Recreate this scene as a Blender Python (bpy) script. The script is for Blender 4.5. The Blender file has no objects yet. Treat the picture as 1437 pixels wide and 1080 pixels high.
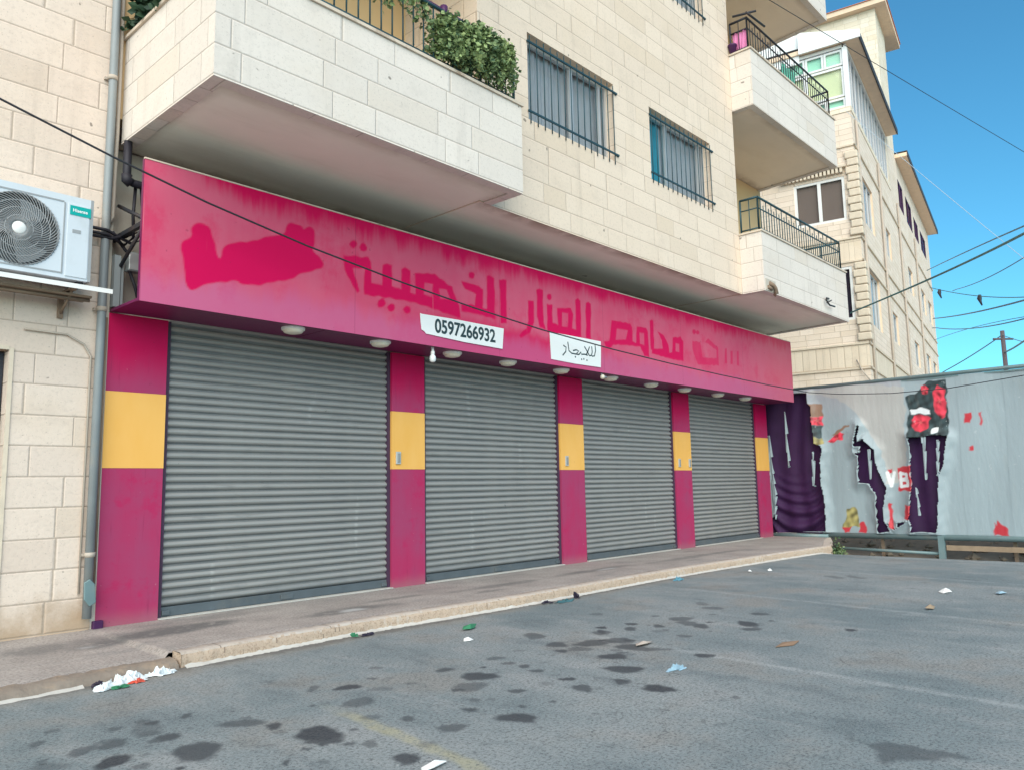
import bpy, bmesh, math, random
import numpy as np
from mathutils import Vector, Matrix
random.seed(7); rng = np.random.default_rng(7)
SC = bpy.context.scene
COL = SC.collection

# ------------------------------------------------------------------ camera
CAM_LOC = Vector((0.0, -7.257775, 1.12))
YAW, PITCH, ROLL, FPX = 0.828018, 0.127576, -0.019117, 1107.62
fw = Vector((math.sin(YAW)*math.cos(PITCH), math.cos(YAW)*math.cos(PITCH), math.sin(PITCH)))
rt = Vector((math.cos(YAW), -math.sin(YAW), 0)); up = rt.cross(fw)
r2 = rt*math.cos(ROLL) + up*math.sin(ROLL); u2 = -rt*math.sin(ROLL) + up*math.cos(ROLL)
cd = bpy.data.cameras.new('camera'); cam = bpy.data.objects.new('camera', cd); COL.objects.link(cam)
m = Matrix((r2, u2, -fw)).transposed().to_4x4(); m.translation = CAM_LOC
cam.matrix_world = m
cd.sensor_width = 36; cd.lens = FPX/1437*36; cd.clip_start = .05; cd.clip_end = 2000
SC.camera = cam

# ------------------------------------------------------------------ light
SUN_EL, SUN_AZ = math.radians(36), math.radians(227)     # azimuth clockwise from +Y: behind the camera, to its left
w = bpy.data.worlds.new('World'); SC.world = w; w.use_nodes = True
nt = w.node_tree; nt.nodes.clear()
sky = nt.nodes.new('ShaderNodeTexSky'); sky.sky_type = 'NISHITA'; sky.sun_disc = False
sky.sun_elevation = SUN_EL; sky.sun_rotation = SUN_AZ
sky.air_density = 1.0; sky.dust_density = 0.3; sky.ozone_density = 2.5
bg = nt.nodes.new('ShaderNodeBackground'); bg.inputs[1].default_value = 0.10
wo = nt.nodes.new('ShaderNodeOutputWorld')
tint = nt.nodes.new('ShaderNodeMix'); tint.data_type = 'RGBA'; tint.blend_type = 'MULTIPLY'; tint.inputs[0].default_value = 1.0
tint.inputs[7].default_value = (.37, .885, .95, 1)           # the clear, slightly turquoise blue of this sky
nt.links.new(sky.outputs[0], tint.inputs[6]); nt.links.new(tint.outputs[2], bg.inputs[0]); nt.links.new(bg.outputs[0], wo.inputs[0])
sl = bpy.data.lights.new('sun', 'SUN'); sl.energy = 2.6; sl.angle = math.radians(75); sl.color = (1.0, .885, .74)
so = bpy.data.objects.new('sun', sl); COL.objects.link(so)
sd = Vector((math.sin(SUN_AZ)*math.cos(SUN_EL), math.cos(SUN_AZ)*math.cos(SUN_EL), math.sin(SUN_EL)))
so.rotation_euler = sd.to_track_quat('Z', 'Y').to_euler()
vs = SC.view_settings; vs.view_transform = 'Standard'; vs.look = 'None'; vs.gamma = 1.0; vs.exposure = 0.95
vs.use_curve_mapping = False

# ------------------------------------------------------------------ mesh helpers
class MB:
    def __init__(s): s.v = []; s.f = []; s.mi = []; s.sm = []
    def poly(s, pts, mi=0, smooth=False):
        b = len(s.v); s.v += [tuple(p) for p in pts]; s.f.append(list(range(b, b+len(pts)))); s.mi.append(mi); s.sm.append(smooth); return s
    def box(s, x0, x1, y0, y1, z0, z1, mi=0, frame=None, skip=''):
        c = [(x0,y0,z0),(x1,y0,z0),(x1,y1,z0),(x0,y1,z0),(x0,y0,z1),(x1,y0,z1),(x1,y1,z1),(x0,y1,z1)]
        if frame: c = [frame(*p) for p in c]
        b = len(s.v); s.v += [tuple(p) for p in c]
        for k, q in zip('dufrbl', ((3,2,1,0),(4,5,6,7),(0,1,5,4),(1,2,6,5),(2,3,7,6),(3,0,4,7))):
            if k in skip: continue
            s.f.append([b+i for i in q]); s.mi.append(mi); s.sm.append(False)
        return s
    def tube(s, pts, r, n=8, mi=0, caps=True, smooth=True):
        pts = [Vector(p) for p in pts]; rings = []
        rr = r if isinstance(r, (list, tuple)) else [r]*len(pts)
        for i, p in enumerate(pts):
            d = (pts[min(i+1, len(pts)-1)] - pts[max(i-1, 0)]).normalized()
            a = d.cross(Vector((0,0,1)) if abs(d.z) < .9 else Vector((1,0,0))).normalized(); b_ = d.cross(a)
            base = len(s.v)
            for k in range(n):
                t = 2*math.pi*k/n; s.v.append(tuple(p + a*(rr[i]*math.cos(t)) + b_*(rr[i]*math.sin(t))))
            rings.append(base)
        for i in range(len(rings)-1):
            for k in range(n):
                k2 = (k+1) % n
                s.f.append([rings[i]+k, rings[i+1]+k, rings[i+1]+k2, rings[i]+k2]); s.mi.append(mi); s.sm.append(smooth)
        if caps:
            s.f.append([rings[0]+k for k in range(n)]); s.f.append([rings[-1]+k for k in reversed(range(n))]); s.mi += [mi, mi]; s.sm += [False, False]
        return s
    def lathe(s, prof, c, axis='z', n=24, mi=0, smooth=True):
        c = Vector(c); rings = []
        for r, h in prof:
            base = len(s.v); rings.append(base)
            for k in range(n):
                t = 2*math.pi*k/n; a, b_ = r*math.cos(t), r*math.sin(t)
                s.v.append(tuple(c + (Vector((a, b_, h)) if axis == 'z' else Vector((a, h, b_)))))
        for i in range(len(rings)-1):
            for k in range(n):
                k2 = (k+1) % n; q = [rings[i]+k, rings[i]+k2, rings[i+1]+k2, rings[i+1]+k]
                if axis != 'z': q.reverse()
                s.f.append(q); s.mi.append(mi); s.sm.append(smooth)
        return s
    def grid(s, P, nu, nv, mi=0, smooth=True, keep=None):
        b = len(s.v); s.v += [tuple(map(float, p)) for p in P]
        for i in range(nu-1):
            for j in range(nv-1):
                if keep is not None and not keep[i, j]: continue
                s.f.append([b+i*nv+j, b+(i+1)*nv+j, b+(i+1)*nv+j+1, b+i*nv+j+1]); s.mi.append(mi); s.sm.append(smooth)
        return s
    def prism(s, pts2, d0, d1, frame, mi=0):          # outline in 2-D, extruded from d0 to d1; frame(a, b, d) -> point
        n = len(pts2); b = len(s.v)
        s.v += [tuple(frame(a, c, d0)) for a, c in pts2] + [tuple(frame(a, c, d1)) for a, c in pts2]
        s.f += [list(range(b, b+n)), list(range(b+2*n-1, b+n-1, -1))]; s.mi += [mi]*2; s.sm += [False]*2
        for i in range(n):
            j = (i+1) % n; s.f.append([b+i, b+n+i, b+n+j, b+j]); s.mi.append(mi); s.sm.append(False)
        return s
    def build(s, name, mats, parent=None, attrs=None, bevel=0, fixn=True):
        me = bpy.data.meshes.new(name); me.from_pydata(s.v, [], s.f)
        mats = mats if isinstance(mats, (list, tuple)) else [mats]
        for mm in mats: me.materials.append(mm)
        me.polygons.foreach_set('material_index', s.mi); me.polygons.foreach_set('use_smooth', s.sm)
        if fixn and len(s.f) < 20000:
            bm = bmesh.new(); bm.from_mesh(me); bmesh.ops.recalc_face_normals(bm, faces=bm.faces); bm.to_mesh(me); bm.free()
        me.update()
        uv = me.uv_layers.new(name='UVMap')            # metres: along the wall, up the wall
        V = np.empty(len(me.vertices)*3); me.vertices.foreach_get('co', V); V = V.reshape(-1, 3)
        lv = np.empty(len(me.loops), int); me.loops.foreach_get('vertex_index', lv)
        cnt = np.empty(len(me.polygons), int); me.polygons.foreach_get('loop_total', cnt)
        nn = np.empty(len(me.polygons)*3); me.polygons.foreach_get('normal', nn); nn = np.repeat(nn.reshape(-1, 3), cnt, 0)
        co = V[lv]; flat = np.abs(nn[:, 2]) > .75
        tx, ty = -nn[:, 1], nn[:, 0]; l = np.hypot(tx, ty) + 1e-9; tx, ty = tx/l, ty/l
        sg = np.where(np.abs(tx) > .5, np.sign(tx), np.sign(ty)); tx, ty = tx*sg, ty*sg
        U = np.where(flat, co[:, 0], co[:, 0]*tx + co[:, 1]*ty); W = np.where(flat, co[:, 1], co[:, 2])
        uv.data.foreach_set('uv', np.stack([U, W], 1).ravel().astype(np.float32))
        for k, a in (attrs or {}).items():
            a = np.asarray(a, np.float32)
            if a.ndim == 1: at = me.attributes.new(k, 'FLOAT', 'POINT'); at.data.foreach_set('value', a)
            else: at = me.attributes.new(k, 'FLOAT_COLOR', 'POINT'); at.data.foreach_set('color', np.concatenate([a, np.ones((len(a), 1), np.float32)], 1).ravel())
        o = bpy.data.objects.new(name, me); COL.objects.link(o)
        if parent is not None:
            o.parent = parent; o.matrix_parent_inverse = parent.matrix_world.inverted()
        if bevel:
            b = o.modifiers.new('Bevel', 'BEVEL'); b.width = bevel; b.segments = 2; b.limit_method = 'ANGLE'; b.angle_limit = math.radians(40)
        return o

def tag(o, label, cat, group=None, kind=None):
    if label: o['label'] = label
    if cat: o['category'] = cat
    if group: o['group'] = group
    if kind: o['kind'] = kind
    return o
def thing(name, label, cat, loc=(0,0,0), group=None):
    o = bpy.data.objects.new(name, None); o.location = loc; o.empty_display_size = .2; COL.objects.link(o)
    o.matrix_world = Matrix.Translation(loc)
    return tag(o, label, cat, group)
def copy_tree(o, dx, label=None, parent=None):
    c = o.copy(); COL.objects.link(c)
    if parent is None: c.location = o.location + Vector(dx); c.matrix_world = Matrix.Translation(c.location)
    else: c.parent = parent; c.matrix_parent_inverse = o.matrix_parent_inverse.copy()
    for ch in [q for q in bpy.data.objects if q.parent == o and q is not c]: copy_tree(ch, dx, None, c)
    if label: c['label'] = label
    return c
def inpoly(P, poly):
    x, y = P[:, 0], P[:, 1]; r = np.zeros(len(P), bool); n = len(poly)
    for i in range(n):
        x1, y1 = poly[i]; x2, y2 = poly[(i+1) % n]
        if y1 == y2: continue
        c = ((y1 > y) != (y2 > y)) & (x < (x2-x1)*(y-y1)/(y2-y1) + x1); r ^= c
    return r
def sdf(P, poly):                                       # negative inside
    d = np.full(len(P), 1e9); n = len(poly)
    for i in range(n):
        a = np.array(poly[i]); b = np.array(poly[(i+1) % n]); e = b-a; l = e@e + 1e-12
        t = np.clip(((P-a)@e)/l, 0, 1); q = P - a - t[:, None]*e; d = np.minimum(d, np.hypot(q[:, 0], q[:, 1]))
    return np.where(inpoly(P, poly), -d, d)
def rounded(poly, it=1):                                # corner cutting
    p = np.array(poly, float)
    for _ in range(it):
        q = np.roll(p, -1, 0); p = np.stack([.75*p+.25*q, .25*p+.75*q], 1).reshape(-1, 2)
    return p.tolist()
def wob(x, y, k, seed):                                 # cheap smooth noise, about -1..1
    g = np.random.default_rng(seed); r = 0
    for i in range(6):
        a = g.uniform(0, 6.28); f = k*g.uniform(.6, 1.9); r = r + np.sin(f*(x*math.cos(a) + y*math.sin(a)) + g.uniform(0, 6.28))
    return r/3.2

# ------------------------------------------------------------------ material helpers
class NT:
    def __init__(s, name):
        s.m = bpy.data.materials.new(name); s.m.use_nodes = True; s.t = s.m.node_tree
        s.p = s.t.nodes['Principled BSDF']; s.out = s.t.nodes['Material Output']; s._uv = None
    def n(s, ty, **kw):
        o = s.t.nodes.new(ty)
        for k, v in kw.items(): setattr(o, k, v)
        return o
    def put(s, sock, v):
        if isinstance(v, bpy.types.NodeSocket): s.t.links.new(v, sock)
        elif isinstance(v, (tuple, list)) and len(v) == 3 and sock.type == 'RGBA': sock.default_value = (*v, 1)
        else: sock.default_value = v
    def m_(s, op, a, b=0.0, c=0.0, clamp=False):
        o = s.n('ShaderNodeMath', operation=op); o.use_clamp = clamp
        for i, v in enumerate((a, b, c)): s.put(o.inputs[i], v)
        return o.outputs[0]
    def uv(s):
        if s._uv is None:
            q = s.n('ShaderNodeUVMap'); q.uv_map = 'UVMap'; sp = s.n('ShaderNodeSeparateXYZ'); s.t.links.new(q.outputs[0], sp.inputs[0])
            s._uv = (q.outputs[0], sp.outputs[0], sp.outputs[1])
        return s._uv
    def pos(s): return s.n('ShaderNodeNewGeometry').outputs['Position']
    def xyz(s, x, y, z=0.0):
        o = s.n('ShaderNodeCombineXYZ')
        for i, v in enumerate((x, y, z)): s.put(o.inputs[i], v)
        return o.outputs[0]
    def scale(s, vec, k):
        o = s.n('ShaderNodeVectorMath', operation='MULTIPLY'); s.put(o.inputs[0], vec); o.inputs[1].default_value = k; return o.outputs[0]
    def noise(s, vec, sc, det=4, rough=.55, dist=0.0, col=False):
        o = s.n('ShaderNodeTexNoise'); s.put(o.inputs['Vector'], vec); o.inputs['Scale'].default_value = sc
        o.inputs['Detail'].default_value = det; o.inputs['Roughness'].default_value = rough; o.inputs['Distortion'].default_value = dist
        return o.outputs['Color' if col else 'Fac']
    def white(s, vec):
        o = s.n('ShaderNodeTexWhiteNoise', noise_dimensions='3D'); s.put(o.inputs['Vector'], vec); return o.outputs['Value']
    def ss(s, v, a, b):                                 # smoothstep a..b -> 0..1 (a may exceed b)
        o = s.n('ShaderNodeMapRange', interpolation_type='SMOOTHSTEP'); s.put(o.inputs[0], v)
        lo, hi = (a, b) if a < b else (b, a)
        o.inputs[1].default_value = lo; o.inputs[2].default_value = hi
        o.inputs[3].default_value, o.inputs[4].default_value = (0, 1) if a < b else (1, 0)
        return o.outputs[0]
    def mix(s, f, a, b, mode='MIX'):
        o = s.n('ShaderNodeMix', data_type='RGBA', blend_type=mode); s.put(o.inputs[0], f); s.put(o.inputs[6], a); s.put(o.inputs[7], b); return o.outputs[2]
    def attr(s, name, col=False):
        o = s.n('ShaderNodeAttribute'); o.attribute_name = name; return o.outputs['Color' if col else 'Fac']
    def bump(s, h, st=.3, dist=.01):
        o = s.n('ShaderNodeBump'); o.inputs['Strength'].default_value = st; o.inputs['Distance'].default_value = dist; s.put(o.inputs['Height'], h)
        s.t.links.new(o.outputs[0], s.p.inputs['Normal'])
    def fin(s, col, rough=.7, metal=0.0, spec=.4):
        s.put(s.p.inputs['Base Color'], col); s.put(s.p.inputs['Roughness'], rough); s.put(s.p.inputs['Metallic'], metal); s.put(s.p.inputs['Specular IOR Level'], spec)
        return s.m

def stone(name, c1, c2, cj, h=.2525, z0=.01, wid=.62, joint=.006, warm=(.50,.36,.20), dirt=.25, rough_amp=.5, pits=True, base=False):
    N = NT(name); uv, u, v = N.uv()
    vr = N.m_('DIVIDE', N.m_('SUBTRACT', v, z0), h); row = N.m_('FLOOR', vr); fv = N.m_('FRACT', vr)
    rr = N.white(N.xyz(row, 3.7, 1.1)); us = N.m_('ADD', N.m_('DIVIDE', u, wid), N.m_('MULTIPLY', rr, 7.31))
    us = N.m_('ADD', us, N.m_('MULTIPLY', N.m_('SINE', N.m_('ADD', N.m_('MULTIPLY', us, 3.1), N.m_('MULTIPLY', rr, 40))), .17))
    c = N.m_('FLOOR', us); fu = N.m_('FRACT', us)
    du = N.m_('MULTIPLY', N.m_('MINIMUM', fu, N.m_('SUBTRACT', 1, fu)), wid)
    dv = N.m_('MULTIPLY', N.m_('MINIMUM', fv, N.m_('SUBTRACT', 1, fv)), h)
    d = N.m_('ADD', N.m_('MINIMUM', du, dv), N.m_('MULTIPLY', N.m_('SUBTRACT', N.noise(uv, 30, 3), .5), .006))
    j = N.ss(d, joint, joint*.35)
    cell = N.white(N.xyz(c, row, .5)); cell2 = N.white(N.xyz(c, row, 9.5))
    col = N.mix(cell, c1, c2)
    col = N.mix(N.m_('MULTIPLY', N.ss(cell2, .88, .98), .16), col, warm)
    big = N.noise(uv, .9, 5); col = N.mix(N.m_('MULTIPLY', N.ss(big, .5, .75), dirt), col, warm)
    fine = N.noise(uv, 26, 5, .7); col = N.mix(N.m_('MULTIPLY', N.ss(fine, .5, .3), .34), col, tuple(q*.62 for q in c1))
    if pits:
        pt = N.noise(uv, 70, 2, .5); col = N.mix(N.m_('MULTIPLY', N.ss(pt, .36, .27), .55), col, tuple(q*.45 for q in c1))
        drk = N.noise(uv, 9, 1); col = N.mix(N.m_('MULTIPLY', N.ss(drk, .24, .21), .7), col, (.12,.10,.08))
    stk = N.noise(N.scale(uv, (4.5, .35, 1)), 1.0, 6, .65); col = N.mix(N.m_('MULTIPLY', N.ss(stk, .54, .74), .28), col, tuple(q*.55 for q in c1))
    stk = N.noise(N.scale(uv, (1.6, 2.4, 1)), 1.3, 6, .7); col = N.mix(N.m_('MULTIPLY', N.ss(stk, .52, .70), .22), col, tuple(q*.68 for q in c2))
    if base: col = N.mix(N.m_('MULTIPLY', N.ss(N.m_('ADD', v, N.m_('MULTIPLY', N.noise(uv, 2.6, 5, .7), .9)), .9, .4), .75), col, (.36,.24,.14))
    col = N.mix(N.m_('MULTIPLY', j, .75), col, cj)
    hgt = N.m_('ADD', N.m_('MULTIPLY', fine, rough_amp), N.m_('MULTIPLY', N.ss(d, 0, joint*2.2), 1.2))
    N.bump(hgt, .5, .008)
    return N.fin(col, .85, 0, .25)
def plain(name, col, rough=.6, metal=0.0, var=.15, sc=6, bump=0, bsc=40, spec=.4, dirt=None, dirtamt=.4):
    N = NT(name); p = N.pos(); f = N.noise(p, sc, 5)
    c = N.mix(f, tuple(q*(1-var) for q in col), tuple(min(1, q*(1+var)) for q in col))
    if dirt is not None: c = N.mix(N.m_('MULTIPLY', N.ss(N.noise(p, sc*.6, 6, .65), .5, .72), dirtamt), c, dirt)
    if bump: N.bump(N.noise(p, bsc, 4), bump, .006)
    return N.fin(c, N.m_('ADD', rough-.06, N.m_('MULTIPLY', f, .12)), metal, spec)

# ------------------------------------------------------------------ materials
M = {}
M['stone'] = stone('cream_stone', (.76,.625,.505), (.71,.58,.465), (.42,.325,.25), dirt=.12)
M['stone_white'] = stone('pale_stone', (.74,.665,.60), (.68,.61,.55), (.40,.34,.285), wid=.66, dirt=.12)
M['stone_left'] = stone('rough_stone', (.75,.625,.53), (.68,.56,.475), (.38,.30,.235), wid=.58, dirt=.22, rough_amp=.9, base=True)
M['stone_far'] = stone('neighbour_stone', (.83,.70,.585), (.76,.63,.51), (.47,.38,.29), h=.17, wid=.5, joint=.009, pits=False)
M['stone_tower'] = stone('tower_stone', (.84,.74,.60), (.78,.67,.52), (.55,.45,.33), h=.2, wid=.45, joint=.009, pits=False)
M['soldier'] = stone('soldier_stone', (.78,.66,.52), (.72,.60,.47), (.45,.36,.27), h=.62, wid=.2, joint=.008, pits=False)
M['quoin'] = plain('quoin_stone', (.66,.56,.44), .85, var=.2, sc=9, bump=.8, bsc=14)
M['coping'] = plain('coping_stone', (.62,.52,.42), .8, dirt=(.22,.13,.07), dirtamt=.75, sc=5)
M['render'] = plain('grey_render', (.52,.47,.40), .9, var=.25, sc=3, bump=.5)
M['ochre_wall'] = plain('ochre_plaster', (.72,.50,.27), .9, var=.1, sc=2)
M['ochre_head'] = plain('ochre_stone', (.80,.60,.43), .85, var=.15, sc=5)

def soffit_mat(name, base, stain, amt):
    N = NT(name); uv, u, v = N.uv()
    c = N.mix(N.noise(uv, .7, 6, .6), tuple(q*.86 for q in base), tuple(q*1.1 for q in base))
    c = N.mix(N.m_('MULTIPLY', N.ss(N.noise(N.scale(uv, (.35,1.5,1)), 1.1, 6, .65), .5, .7), amt), c, stain)
    ed = N.attr('edge')
    c = N.mix(N.m_('MULTIPLY', N.m_('MULTIPLY', ed, N.ss(N.noise(uv, 2.2, 5, .7), .25, .6)), .7), c, (.26,.17,.10))
    c = N.mix(N.m_('MULTIPLY', N.ss(N.noise(uv, 3.1, 2), .27, .235), .8), c, (.10,.08,.06))
    N.bump(N.noise(uv, 14, 5), .25, .006)
    return N.fin(c, .9, 0, .2)
M['soffit'] = soffit_mat('painted_soffit', (.91,.88,.76), (.74,.70,.58), .5)
M['soffit_warm'] = soffit_mat('warm_soffit', (.92,.79,.65), (.82,.68,.54), .5)

def paint(name, sat, fade, sign=False):
    N = NT(name); uv, u, v = N.uv()
    streak = N.noise(N.scale(uv, (4.5, .55, 1)), 1.0, 5, .6); streak2 = N.noise(N.scale(uv, (26, 1.2, 1)), 1.0, 4, .6); blot = N.noise(uv, 1.1, 5, .6)
    if sign:
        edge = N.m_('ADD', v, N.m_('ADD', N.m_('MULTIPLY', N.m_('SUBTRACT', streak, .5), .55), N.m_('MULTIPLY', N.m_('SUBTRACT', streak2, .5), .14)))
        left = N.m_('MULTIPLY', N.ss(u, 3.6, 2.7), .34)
        f = N.ss(N.m_('SUBTRACT', edge, left), 3.93, 3.70)                     # the top strip is more saturated, the face below it paler
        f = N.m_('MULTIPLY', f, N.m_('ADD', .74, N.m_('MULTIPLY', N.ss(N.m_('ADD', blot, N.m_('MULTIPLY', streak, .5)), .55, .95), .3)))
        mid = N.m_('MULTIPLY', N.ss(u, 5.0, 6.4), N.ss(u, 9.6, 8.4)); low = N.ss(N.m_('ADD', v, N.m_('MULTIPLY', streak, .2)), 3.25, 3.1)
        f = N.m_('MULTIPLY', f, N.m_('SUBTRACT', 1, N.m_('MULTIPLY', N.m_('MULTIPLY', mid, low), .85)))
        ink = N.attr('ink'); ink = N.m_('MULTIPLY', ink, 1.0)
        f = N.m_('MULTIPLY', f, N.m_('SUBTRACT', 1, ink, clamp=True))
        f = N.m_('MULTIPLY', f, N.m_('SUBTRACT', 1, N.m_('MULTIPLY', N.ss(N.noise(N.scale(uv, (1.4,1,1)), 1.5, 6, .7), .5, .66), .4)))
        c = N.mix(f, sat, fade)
        pale = N.m_('MULTIPLY', N.ss(N.m_('ADD', v, N.m_('MULTIPLY', N.m_('SUBTRACT', streak, .5), .4)), 3.1, 2.85), N.m_('SUBTRACT', 1, ink, clamp=True))
        c = N.mix(N.m_('MULTIPLY', pale, .55), c, (.50,.13,.28))
        c = N.mix(N.m_('MULTIPLY', N.ss(u, 13.2, 15.6), .35), c, (.62,.17,.17))
        jt = N.m_('FRACT', N.m_('DIVIDE', N.m_('SUBTRACT', u, 2.645), 2.187)); c = N.mix(N.m_('MULTIPLY', N.ss(jt, .0032, .0012), .5), c, (.16,.01,.04))
        c = N.mix(N.m_('MULTIPLY', N.ss(N.noise(N.scale(uv, (34,.5,1)), 1, 3), .70, .76), .5), c, (.72,.42,.42))
        c = N.mix(N.m_('MULTIPLY', N.ss(N.noise(uv, 13, 3), .30, .25), .45), c, (.25,.02,.06))
    else:
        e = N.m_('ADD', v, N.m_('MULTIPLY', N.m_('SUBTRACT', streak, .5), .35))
        f = N.m_('MULTIPLY', N.ss(e, 2.48, 2.0), N.m_('ADD', .62, N.m_('MULTIPLY', N.ss(N.m_('ADD', blot, N.m_('MULTIPLY', streak, .6)), .6, 1.0), .4)))  # stronger magenta towards the top, paler below
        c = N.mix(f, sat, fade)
        c = N.mix(N.m_('MULTIPLY', N.ss(N.noise(N.scale(uv, (30,2,1)), 1, 4), .60, .72), .3), c, (.20,.02,.07)); c = N.mix(N.m_('MULTIPLY', N.ss(N.noise(uv, 2.3, 6, .7), .54, .66), .5), c, (.46,.01,.085)); c = N.mix(N.m_('MULTIPLY', N.ss(N.noise(N.scale(uv, (20,20,1)), 1.2, 3), .73, .77), .6), c, (.55,.42,.42))
        c = N.mix(N.m_('MULTIPLY', N.ss(N.m_('ADD', v, N.m_('MULTIPLY', streak, .12)), .22, .02), .45), c, (.30,.20,.20))
        c = N.mix(N.m_('MULTIPLY', N.ss(N.noise(uv, 16, 4, .7), .33, .27), .6), c, (.13,.02,.05))
    N.bump(N.noise(uv, 9, 4), .08, .004)
    return N.fin(c, .6, 0, .16)
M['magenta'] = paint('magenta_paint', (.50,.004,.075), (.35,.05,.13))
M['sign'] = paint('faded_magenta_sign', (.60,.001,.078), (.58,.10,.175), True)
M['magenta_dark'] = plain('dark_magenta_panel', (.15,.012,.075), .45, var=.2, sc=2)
def yellow():
    N = NT('yellow_paint'); uv, u, v = N.uv(); f = N.noise(N.scale(uv, (3,1,1)), 1.5, 5)
    c = N.mix(f, (.80,.40,.07), (.88,.50,.15)); c = N.mix(N.m_('MULTIPLY', N.ss(N.noise(uv, 6, 4), .66, .72), .4), c, (.62,.27,.05))
    return N.fin(c, .5, 0, .35)
M['yellow'] = yellow()
def shutter_mat():
    N = NT('shutter_metal'); uv, u, v = N.uv()
    c = N.mix(N.noise(N.scale(uv, (1.2,1,1)), 1.2, 5), (.285,.28,.265), (.35,.345,.33))
    row = N.white(N.xyz(N.m_('FLOOR', N.m_('DIVIDE', v, .074)), 2.2, 1)); c = N.mix(N.m_('MULTIPLY', row, .14), c, (.25,.265,.275))
    c = N.mix(N.m_('MULTIPLY', N.ss(N.noise(N.scale(uv, (.9,3,1)), 1.6, 6, .7), .55, .75), .35), c, (.20,.185,.16))
    c = N.mix(N.m_('MULTIPLY', N.ss(N.noise(N.scale(uv, (5,.8,1)), 1, 4), .63, .72), .4), c, (.50,.50,.48)); c = N.mix(N.m_('MULTIPLY', N.ss(N.noise(N.scale(uv, (1.5,9,1)), 1.2, 5, .7), .56, .70), .4), c, (.15,.155,.155))
    c = N.mix(N.m_('MULTIPLY', N.ss(N.noise(uv, 11, 3), .28, .24), .7), c, (.08,.085,.09)); c = N.mix(N.m_('MULTIPLY', N.ss(v, 1.9, 2.6), .35), c, (.23,.20,.17))  # shade under the sign painted in: darker brown towards the top
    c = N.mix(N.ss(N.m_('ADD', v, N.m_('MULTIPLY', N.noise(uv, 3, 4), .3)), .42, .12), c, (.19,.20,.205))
    return N.fin(c, .5, .15, .45)
M['shutter'] = shutter_mat()
M['bar_blue'] = plain('shutter_bar', (.105,.125,.14), .5, .2, var=.25, sc=5, dirt=(.2,.19,.17))
M['groove'] = plain('shutter_guide', (.06,.03,.06), .6)
M['teal_iron'] = plain('teal_iron', (.03,.075,.09), .45, .3, var=.2)
M['dark_iron'] = plain('dark_iron', (.032,.035,.045), .5, .3, var=.2, dirt=(.12,.07,.05))
M['alu'] = plain('aluminium', (.60,.60,.60), .4, .5, var=.06)
M['white_frame'] = plain('white_frame', (.80,.79,.77), .45, var=.04)
M['white_paint'] = plain('white_panel', (.86,.85,.83), .6, var=.04)
M['ac'] = plain('ac_white', (.60,.65,.70), .4, var=.04, sc=3, dirt=(.42,.44,.45), dirtamt=.4)
M['grille'] = plain('grille_grey', (.33,.34,.35), .45, .1, var=.1)
M['fan_dark'] = plain('fan_dark', (.10,.11,.115), .6)
M['ac_teal'] = plain('teal_badge', (.0,.36,.33), .4, var=.04)
M['rust'] = plain('brown_bracket', (.24,.17,.12), .8, var=.3, sc=12)
M['pipe'] = plain('grey_pipe', (.25,.275,.285), .55, .1, var=.2, sc=4, dirt=(.36,.31,.24), dirtamt=.5)
M['pipe_tan'] = plain('tan_conduit', (.44,.38,.32), .6, var=.15)
M['black'] = plain('black_rubber', (.02,.018,.026), .6)
M['box_grey'] = plain('grey_box', (.26,.28,.28), .5, var=.15)
M['lamp'] = plain('lamp_diffuser', (.76,.70,.58), .35, var=.06, sc=12)
M['paper'] = plain('white_sheet', (.80,.81,.80), .55, var=.04, sc=5)
M['ink'] = plain('dark_ink', (.025,.05,.055), .6)
M['white_mark'] = plain('white_mark', (.85,.85,.85), .5)
M['curtain'] = plain('grey_curtain', (.54,.51,.52), .9, var=.12)
M['curtain_teal'] = plain('teal_curtain', (.06,.36,.46), .85, var=.15)
M['cream_blind'] = plain('cream_blind', (.84,.80,.46), .85, var=.04)
M['room_brown'] = plain('room_brown', (.22,.15,.125), .9, var=.12, sc=2)
M['room_dark'] = plain('room_dark', (.022,.010,.025), .9)
M['roof'] = plain('roof_tile', (.58,.22,.13), .8, var=.15, sc=8)
M['black_eave'] = plain('eave_edge', (.05,.045,.05), .6)
M['cable'] = plain('black_cable', (.025,.027,.035), .5)
M['cable_teal'] = plain('teal_cable', (.03,.16,.17), .5)
M['cable_blue'] = plain('grey_blue_cable', (.10,.22,.30), .6)
M['wood'] = plain('weathered_wood', (.30,.22,.15), .85, var=.3, sc=10)
M['pole'] = plain('dark_pole', (.10,.08,.09), .8)
M['rail'] = plain('teal_grey_rail', (.17,.25,.26), .5, .2, var=.2, sc=5, dirt=(.3,.27,.22))
M['pink'] = plain('pink_cloth', (.72,.24,.46), .9, var=.15)
M['green_cloth'] = plain('green_cloth', (.16,.52,.38), .9, var=.15)
M['purple'] = plain('purple_plastic', (.06,.012,.07), .5)
M['soil'] = plain('bare_soil', (.23,.18,.13), .95, var=.35, sc=6, bump=.8)
def glass(name, tint, refl=.5):
    N = NT(name); tr = N.n('ShaderNodeBsdfTransparent'); N.put(tr.inputs[0], tint); gl = N.n('ShaderNodeBsdfGlossy'); gl.inputs['Roughness'].default_value = .03
    fr = N.n('ShaderNodeFresnel'); fr.inputs[0].default_value = 1.5; mx = N.n('ShaderNodeMixShader'); N.put(mx.inputs[0], N.m_('MULTIPLY', fr.outputs[0], .55+.2*refl))
    N.t.links.new(tr.outputs[0], mx.inputs[1]); N.t.links.new(gl.outputs[0], mx.inputs[2]); N.t.links.new(mx.outputs[0], N.out.inputs[0]); return N.m
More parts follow.
